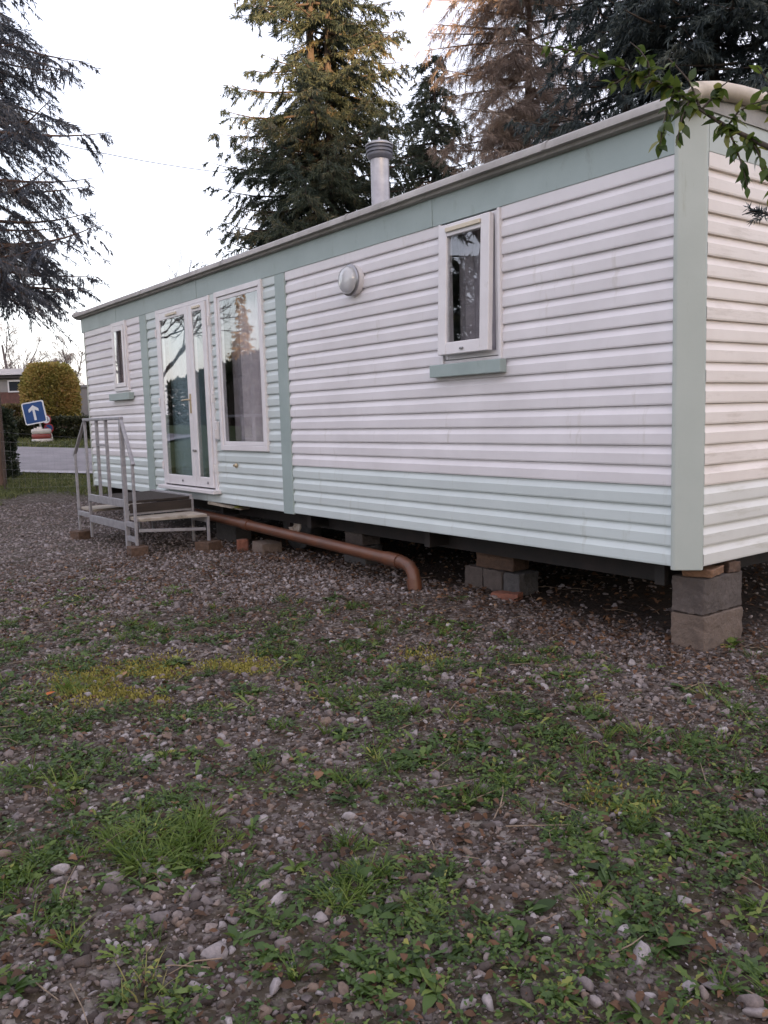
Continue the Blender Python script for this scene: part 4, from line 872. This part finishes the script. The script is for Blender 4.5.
# ------------------------------------------------------------------ ground cover
rng = np.random.default_rng(101)
def in_view(n, dmin, dmax, half=33, pw=1.):
    """points spread over the part of the pitch in front of the viewpoint"""
    d = np.sqrt(rng.uniform(dmin**2, dmax**2, n)) if pw == 1 else dmin+(dmax-dmin)*rng.random(n)**pw
    a = R(half)*(2*rng.random(n)-1); hx = -np.cos(YAW+a); hy = np.sin(YAW+a)
    return CP[0]+hx*d, CP[1]+hy*d
def keep(x, y): return ~((np.abs(x+.085) < .13) & (np.abs(y-.29) < .22))
import bmesh
def ico(sub):
    b_ = bmesh.new(); bmesh.ops.create_icosphere(b_, subdivisions=sub, radius=1); v_ = np.array([q.co[:] for q in b_.verts]); f_ = np.array([[q.index for q in g_.verts] for g_ in b_.faces]); b_.free(); return v_, f_
def stones(name, x, y, r, sub, mat, sink=.35, shade=None, jag=.25):
    n = len(x); v0, f0 = ico(sub); nv = len(v0); var = []
    for _ in range(14):          # crushed stone: a ball cut by a few random planes
        v_ = v0*(1+rng.uniform(-jag, jag, (nv, 1))*.4)
        for _k in range(11):
            nn = unit(rng.normal(size=3)); c_ = rng.uniform(.38, .72); q_ = v_@nn; v_ = v_-nn*np.maximum(q_-c_, 0)[:, None]
        v_ /= np.abs(v_).max(); var.append(v_*np.array([1, rng.uniform(.6, .95), rng.uniform(.45, .8)]))
    pick = rng.integers(0, 14, n); a = rng.random(n)*6.283; V = np.array(var)[pick]
    tx = rng.normal(0, .3, n); ca, sa = np.cos(a)[:, None], np.sin(a)[:, None]
    X = V[:, :, 0]*ca-V[:, :, 1]*sa; Y = V[:, :, 0]*sa+V[:, :, 1]*ca; Z = V[:, :, 2]+X*tx[:, None]
    z = tz(x, y); V = np.stack([x[:, None]+X*r[:, None], y[:, None]+Y*r[:, None], (z+r*.25*(1-sink*1.6))[:, None]+Z*r[:, None]], -1).reshape(-1, 3)
    Fs = (f0[None]+(np.arange(n)*nv)[:, None, None]).reshape(-1, 3)
    return np_mesh(name, V, Fs, mat, attrs={'shade': np.repeat(rng.random(n) if shade is None else shade, nv)})
mt, t, p, o = new_mat('crushed stone'); a_ = N(t, 'ShaderNodeAttribute', attribute_name='shade')
c = ramp(t, a_.outputs['Fac'], [(0, (.036, .026, .022)), (.3, (.085, .065, .056)), (.55, (.168, .146, .146)), (.75, (.175, .125, .094)), (.92, (.27, .243, .243)), (1, (.38, .345, .34))]).outputs[0]
n_ = noise(t, 70, 6, .7); c = mixrgb(t, .55, c, ramp(t, n_.outputs['Fac'], [(.3, (.35, .33, .32)), (.7, (1.25, 1.2, 1.2))]).outputs[0], 'MULTIPLY')
t.links.new(c, p.inputs['Base Color']); p.inputs['Roughness'].default_value = .8; p.inputs['Specular IOR Level'].default_value = .35
b = N(t, 'ShaderNodeBump'); b.inputs['Strength'].default_value = .5; b.inputs['Distance'].default_value = .004; n_ = noise(t, 160, 4, .6); t.links.new(n_.outputs['Fac'], b.inputs['Height']); t.links.new(b.outputs[0], p.inputs['Normal'])
M['stone'] = mt
def sel(x, y, prob): k = (rng.random(len(x)) < prob*(1-.93*f_under_shade(x, y))) & keep(x, y); return x[k], y[k]
x, y = in_view(70000, 1.3, 7.5); x, y = sel(x, y, (1-.5*f_green(x, y))*(1-.95*f_verge(x, y))*np.clip(-.15+1.5*fbm(x*1.3, y*1.3, 61, 5)+.3*blobs(x, y, BARES), 0, 1))
r = np.exp(rng.normal(math.log(.0105), .42, len(x))); r = np.clip(r, .005, .032)
tag(stones('gravel', x, y, r, 2, M['stone']), 'grey and brown gravel covering the pitch', 'gravel', kind='stuff')
x, y = in_view(36000, 5.8, 13.5, 26); x, y = sel(x, y, (1-f_verge(x, y))*np.clip(.3+1.2*ss(-3.0, -.6, y)+.7*ss(-4, -8, x), 0, .95)); r = np.clip(np.exp(rng.normal(math.log(.016), .35, len(x))), .008, .04)
tag(stones('gravel', x, y, r, 1, M['stone'], shade=np.where(rng.random(len(x)) < .6, rng.uniform(.5, .62, len(x)), rng.uniform(.8, .97, len(x)))), 'paler gravel further off beyond the steps', 'gravel', kind='stuff')
x, y = in_view(46000, 1.3, 4.6, 32); x, y = sel(x, y, np.clip(.25+.9*fbm(x*3, y*3, 63)-.2*f_green(x, y), 0, 1)); r = rng.uniform(.003, .007, len(x))
tag(stones('fine_gravel', x, y, r, 1, M['stone'], .2), 'fine grit between the larger stones', 'gravel', kind='stuff')
# larger stones, denser beside the home and lower left
x1_, y1_ = in_view(3600, 1.4, 6.5); k = rng.random(len(x1_)) < .2+.6*np.clip(blobs(x1_, y1_, [(90, 960, .5, .4, 1), (640, 680, .8, .35, 1), (250, 770, .3, .3, .6), (700, 960, .4, .3, .6), (450, 610, .7, .2, .8), (350, 930, .4, .3, .5)]), 0, 1)
x, y = x1_[k], y1_[k]; kk = keep(x, y); x, y = x[kk], y[kk]
so3 = stones('large_gravel', x, y, np.clip(np.exp(rng.normal(math.log(.020), .32, len(x))), .013, .042), 2, M['stone'], .3, np.clip(rng.random(len(x))*.75+.22, 0, 1), .16); tag(so3, 'larger stones scattered through the gravel', 'gravel', kind='stuff')

# dead leaves and bark litter
M['litter'] = leaf_mat('dead leaves', [(0, (.022, .013, .009)), (.4, (.070, .037, .021)), (.75, (.15, .075, .040)), (1, (.28, .165, .09))], .2, .7)
def litter(name, x, y, l, shade, lift=.006):
    n = len(x); D_ = rng.normal(0, 1, (n, 3)); D_[:, 2] *= .25; D_ = unit(D_); P_ = np.stack([x, y, tz(x, y)+lift+rng.random(n)*.012], 1)
    V, Fs, k = leaf_blades(P_, D_, l, l*rng.uniform(.16, .38, n), .0, prof=(.15, .9, .85, .1))
    V = V.reshape(n, k, 3); V[:, :, 2] += np.array([0, 0, .3, .3, .28, .28, 0, 0])[None]*(l*rng.uniform(-.5, .9, n))[:, None]; V[:, :, 2] = np.maximum(V[:, :, 2], (tz(x, y)+.001)[:, None])
    return np_mesh(name, V.reshape(-1, 3), Fs, M['litter'], attrs={'shade': np.repeat(shade, k)}, smooth=True)
x, y = in_view(60000, 1.3, 8.5); x, y = sel(x, y, np.clip(.25+1.5*(fbm(x*1.6, y*1.6, 71)-.3), 0, 1)*(1-f_verge(x, y)))
tag(litter('dead_leaves', x, y, rng.uniform(.008, .034, len(x))*np.where(rng.random(len(x)) < .12, 1.5, 1), np.clip(rng.normal(.42, .22, len(x)), 0, 1)), 'brown dead leaves and bark bits lying on the gravel', 'dead leaves', kind='stuff')
x = rng.uniform(-6, -.2, 2200); y = rng.uniform(-.1, 2.6, 2200); tag(litter('dead_leaves', x, y, rng.uniform(.02, .06, 2200), np.clip(rng.normal(.5, .25, 2200), 0, 1)), 'brown leaves drifted under the home', 'dead leaves', kind='stuff')
w_ = Wood(); x, y = in_view(150, 1.5, 6.5, 30)
for i in range(len(x)):
    a = rng.random()*6.283; l = rng.uniform(.04, .22); z = float(tz(x[i], y[i]))+.016; m2 = np.array([x[i]+math.cos(a)*l*.5+rng.normal(0, .012), y[i]+math.sin(a)*l*.5, z+rng.uniform(0, .012)]); w_.path([(x[i], y[i], z), m2, (x[i]+math.cos(a)*l, y[i]+math.sin(a)*l, z+rng.uniform(-.006, .012))], rng.uniform(.0012, .003), .001)
tag(w_.build('fallen_twigs', worn('dry twig', (.26, .19, .13), (.12, .085, .06), .8, 30)), 'thin dry twigs lying about the gravel', 'twigs', kind='stuff')

# weeds: rosettes of long leaves, low small-leaved mats, grass
M['weed'] = leaf_mat('weed leaves', [(0, (.024, .046, .013)), (.45, (.072, .125, .031)), (.8, (.15, .205, .045)), (1, (.30, .285, .07))], .35, .45)
M['grass'] = leaf_mat('grass blades', [(0, (.036, .064, .014)), (.5, (.088, .142, .026)), (.85, (.155, .205, .042)), (1, (.27, .245, .09))], .35, .5)
def rosettes(x, y, size, nl, lens):
    n = len(x); i = np.repeat(np.arange(n), nl); m_ = len(i); a = rng.random(m_)*6.283; el = rng.uniform(.12, .95, m_); D_ = np.stack([np.cos(a)*np.cos(el), np.sin(a)*np.cos(el), np.sin(el)], 1)
    P_ = np.stack([x[i], y[i], tz(x[i], y[i])], 1); P_[:, :2] += rng.normal(0, .004, (m_, 2)); l = size[i]*rng.uniform(.55, 1.15, m_)
    return P_, D_, l, i
TOOTH = (.12, .42, .26, .66, .40, .92, .55, .78, .05)
def weeds(name, x, y, size, nl, ratio, mat, curl, sbase, prof=(.25, .7, 1., .75, .05)):
    size = np.minimum(size, .062); P_, D_, l, i = rosettes(x, y, size, nl, None); V, Fs, k = leaf_blades(P_, D_, l, l*ratio*rng.uniform(.7, 1.3, len(l)), curl, prof=prof)
    pid = rng.normal(0, .16, len(x)); sh = np.clip(sbase+pid[i]+rng.normal(0, .12, len(l)), 0, 1)
    return np_mesh(name, V, Fs, mat, attrs={'shade': np.repeat(sh, k)}, smooth=True)
x, y = in_view(21000, 1.3, 7.6); g = f_green(x, y); x, y = sel(x, y, ss(.22, .95, g)*.55)
tag(weeds('low_weeds', x, y, np.exp(rng.normal(math.log(.034), .45, len(x))), 9, .15, M['weed'], .45, .45, TOOTH), 'rosettes of narrow leaved weeds growing in the gravel', 'weeds', kind='stuff')
x, y = in_view(13000, 1.3, 7.2); g = f_green(x, y); x, y = sel(x, y, ss(.3, 1, g)*.5)
tag(weeds('low_weeds', x, y, np.exp(rng.normal(math.log(.027), .45, len(x))), 7, .22, M['weed'], .55, .38), 'broad leaved low weeds growing in the gravel', 'weeds', kind='stuff')
# small-leaved mats
x, y = in_view(7600, 1.3, 6.5); g = f_green(x, y); x, y = sel(x, y, ss(.3, 1, g)*.62); n = len(x); i = np.repeat(np.arange(n), 26); m_ = len(i); rr = rng.uniform(.03, .085, n)
a = rng.random(m_)*6.283; q = np.sqrt(rng.random(m_))*rr[i]; px_, py_ = x[i]+np.cos(a)*q, y[i]+np.sin(a)*q
P_ = np.stack([px_, py_, tz(px_, py_)+.006+.035*rng.random(m_)*(1-.6*q/rr[i])], 1); D_ = unit(np.stack([np.cos(a)+rng.normal(0, .6, m_), np.sin(a)+rng.normal(0, .6, m_), rng.uniform(.0, .7, m_)], 1))
l = rng.uniform(.007, .019, m_); V, Fs, k = leaf_blades(P_, D_, l, l*.30, .3, prof=(.2, 1., .8, .1))
tag(np_mesh('low_weeds', V, Fs, M['weed'], attrs={'shade': np.repeat(np.clip(.42+rng.normal(0, .18, n)[i]+rng.normal(0, .13, m_), 0, 1), k)}, smooth=True), 'mats of small leaved weeds spreading over the gravel', 'weeds', kind='stuff')
def blades(x, y, h, nb, rad, lean=.6, w=.0017):
    n = len(x); i = np.repeat(np.arange(n), nb); m_ = len(i); a = rng.random(m_)*6.283; q = np.sqrt(rng.random(m_))*rad[i]; X, Y = x[i]+np.cos(a)*q, y[i]+np.sin(a)*q
    a2 = a+rng.normal(0, .9, m_); le = rng.uniform(.1, lean, m_); D_ = unit(np.stack([np.cos(a2)*le, np.sin(a2)*le, np.ones(m_)], 1)); P_ = np.stack([X, Y, tz(X, Y)], 1)
    l = h[i]*rng.uniform(.5, 1.15, m_); V, Fs, k = leaf_blades(P_, D_, l, w*rng.uniform(.7, 1.4, m_), -.0, prof=(.9, 1., .75, .05))
    V = V.reshape(m_, k, 3); tt = np.repeat(np.linspace(0, 1, 4), 2)[None]; V[:, :, 0] += np.cos(a2)[:, None]*l[:, None]*.45*tt**2; V[:, :, 1] += np.sin(a2)[:, None]*l[:, None]*.45*tt**2; V[:, :, 2] -= l[:, None]*.25*tt**2*le[:, None]*1.5
    return V.reshape(-1, 3), Fs, np.repeat(np.clip(rng.normal(.45, .2, n)[i]+rng.normal(0, .13, m_), 0, 1), k)
x, y = in_view(1500, 1.3, 6.5); g = f_green(x, y); x, y = sel(x, y, ss(.25, 1, g)*.6); V, Fs, sh = blades(x, y, rng.uniform(.03, .085, len(x)), 22, rng.uniform(.01, .05, len(x)))
tag(np_mesh('grass', V, Fs, M['grass'], attrs={'shade': sh}, smooth=True), 'thin grass sprouting among the weeds', 'grass', kind='stuff')
# turf beyond the gravel, with taller blades
s0 = rng.uniform(-9, 3.2, 9000); d0 = rng.uniform(12.0, 15.6, 9000); x = CP[0]+FH[0]*d0+RH[0]*s0; y = CP[1]+FH[1]*d0+RH[1]*s0; k = (rng.random(9000) < f_verge(x, y)) & (x < -9.6); x, y = x[k], y[k]
V1, F1, s1_ = blades(x, y, rng.uniform(.04, .10, len(x)), 9, np.full(len(x), .07), w=.005)
s0 = rng.uniform(-10, 1.5, 2600); d0 = rng.uniform(20.5, 22.8, 2600); x = CP[0]+FH[0]*d0+RH[0]*s0; y = CP[1]+FH[1]*d0+RH[1]*s0
V2, F2, s2_ = blades(x, y, rng.uniform(.05, .12, len(x)), 10, np.full(len(x), .10), w=.007)
x = rng.uniform(-3.5, 7, 4200); y = rng.uniform(2.9, 9, 4200); V3, F3, s3_ = blades(x, y, rng.uniform(.05, .14, len(x)), 9, np.full(len(x), .09), w=.005)
M['turf'] = leaf_mat('olive turf blades', [(0, (.065, .080, .030)), (.5, (.135, .155, .055)), (.85, (.20, .205, .08)), (1, (.28, .25, .11))], .35, .6)
tag(np_mesh('turf', np.concatenate([V1, V2, V3]), np.concatenate([F1, F2+len(V1), F3+len(V1)+len(V2)]), M['turf'], attrs={'shade': np.concatenate([s1_, s2_, s3_])}, smooth=True), 'turf beyond the gravel and along the road', 'grass', kind='stuff')
# moss cushions
M['moss'] = leaf_mat('yellow moss', [(0, (.12, .11, .022)), (.5, (.25, .22, .05)), (1, (.36, .31, .09))], .2, .9)
x = rng.uniform(-3.2, 1.6, 190000); y = rng.uniform(-3.5, -.9, 190000); k = rng.random(190000) < f_moss(x, y); x, y = x[k], y[k]; n = len(x)
D_ = unit(np.stack([rng.normal(0, .6, n), rng.normal(0, .6, n), np.ones(n)], 1)); V, s4 = cards(np.stack([x, y, tz(x, y)+.006], 1), D_, rng.uniform(.008, .022, n), .0045, rng.random(n))
tag(np_mesh('moss', V, quads(n), M['moss'], attrs={'shade': s4}), 'patches of yellow moss on the gravel', 'moss', kind='stuff')

# single plants and stones that stand out
def one(name, px, py, fn, label, cat, group=None):
    q = gnd(px, py); o_ = fn(np.array([q[0]]), np.array([q[1]])); o_.name = name; return tag(o_, label, cat, group)
def tuft(hh, nb, rd, sh0=.0):
    def f_(x, y):
        k = 9; a = rng.random(k)*6.283; q = np.sqrt(rng.random(k))*rd
        V, Fs, sh = blades(x+np.cos(a)*q, y+np.sin(a)*q, hh*rng.uniform(.4, 1.1, k), nb//k, rd*rng.uniform(.2, .5, k), 1.3, .0018); return np_mesh('grass_tuft', V, Fs, M['grass'], attrs={'shade': np.clip(.55+(sh-.45)*.5+sh0, 0, 1)}, smooth=True)
    return f_
one('grass_tuft', 150, 850, tuft(.085, 700, .16, .12), 'bright green grass tuft, the largest, left of the middle foreground', 'grass tuft', 'grass tufts on the gravel')
one('grass_tuft', 205, 835, tuft(.075, 380, .11, .1), 'bright grass tuft touching the right side of the largest tuft', 'grass tuft', 'grass tufts on the gravel')
one('grass_tuft', 388, 900, tuft(.065, 420, .14, .05), 'spreading grass tuft in the middle foreground among dark weeds', 'grass tuft', 'grass tufts on the gravel')
one('grass_tuft', 85, 690, tuft(.08, 260, .10, .08), 'grass tuft beside the yellow moss', 'grass tuft', 'grass tufts on the gravel')
one('grass_tuft', 30, 875, tuft(.06, 380, .13, -.05), 'low mossy grass tuft at the left edge', 'grass tuft', 'grass tufts on the gravel')
def bushy(s, n, ratio, sb):
    def f_(x, y):
        k = 7; xs = x[0]+rng.normal(0, s*.45, k); ys = y[0]+rng.normal(0, s*.45, k); return weeds('weed', xs, ys, np.full(k, s), n, ratio, M['weed'], .5, sb, TOOTH)
    return f_
one('weed_plant', 418, 762, bushy(.06, 10, .24, .42), 'bushy blue green weed with broad leaves in the middle of the gravel', 'weed', 'weeds that stand out')
one('weed_plant', 628, 812, bushy(.055, 9, .16, .72), 'yellowish narrow leaved weed right of centre', 'weed', 'weeds that stand out')
one('weed_plant', 560, 1000, bushy(.045, 9, .2, .6), 'light green rosette at the bottom edge', 'weed', 'weeds that stand out')
one('weed_plant', 175, 668, bushy(.07, 8, .2, .5), 'grey green weed on the yellow moss', 'weed', 'weeds that stand out')
one('weed_plant', 455, 603, bushy(.10, 5, .09, .5), 'thin weed sprouting at the pipe elbow', 'weed', 'weeds that stand out')
q = np.array([.025, .33]); o_ = weeds('weed_plant', np.array([.05, .045, .05]), np.array([.30, .34, .32]), np.array([.09, .08, .1]), 8, .2, M['weed'], .4, .6); tag(o_, 'small weed growing against the tan corner block', 'weed', 'weeds that stand out')
o_ = weeds('weed_plant', np.array([-4.98, -4.93]), np.array([-.02, .0]), np.array([.07, .09]), 9, .2, M['weed'], .3, .85); o_.location.z = .42; tag(o_, 'bright green sprig on the plank end beside the steps', 'weed', 'weeds that stand out')
def pebble(r, sh_):
    def f_(x, y): return stones('stone', x, y, np.array([r]), 2, M['stone'], .1, np.array([sh_]), .14)
    return f_
for px, py, r, s_, lb in ((687, 905, .030, 1., 'pale rounded stone at the right among green weeds'), (213, 955, .036, .97, 'pale angular stone in the lower left foreground'), (18, 922, .033, .93, 'grey stone at the left edge of the foreground'),
                          (755, 1012, .036, .95, 'large pale stone at the bottom right corner'), (552, 903, .020, .88, 'tan stone right of centre in the foreground'), (712, 985, .034, .62, 'dark grey stone near the bottom right corner'), (298, 690, .03, .8, 'brown stone beside the moss')):
    one('stone', px, py, pebble(r, s_-.07), lb, 'stone', 'stones that stand out')
q = gnd(54, 702); l_ = litter('fallen_leaf', np.array([q[0]]), np.array([q[1]]), np.array([.075]), np.array([1.]), .03)
l_.data.materials[0] = leaf_mat('orange leaf', [(0, (.5, .12, .03)), (1, (.55, .14, .03))], .3, .6); tag(l_, 'bright orange fallen leaf on the weeds at the left', 'leaf')
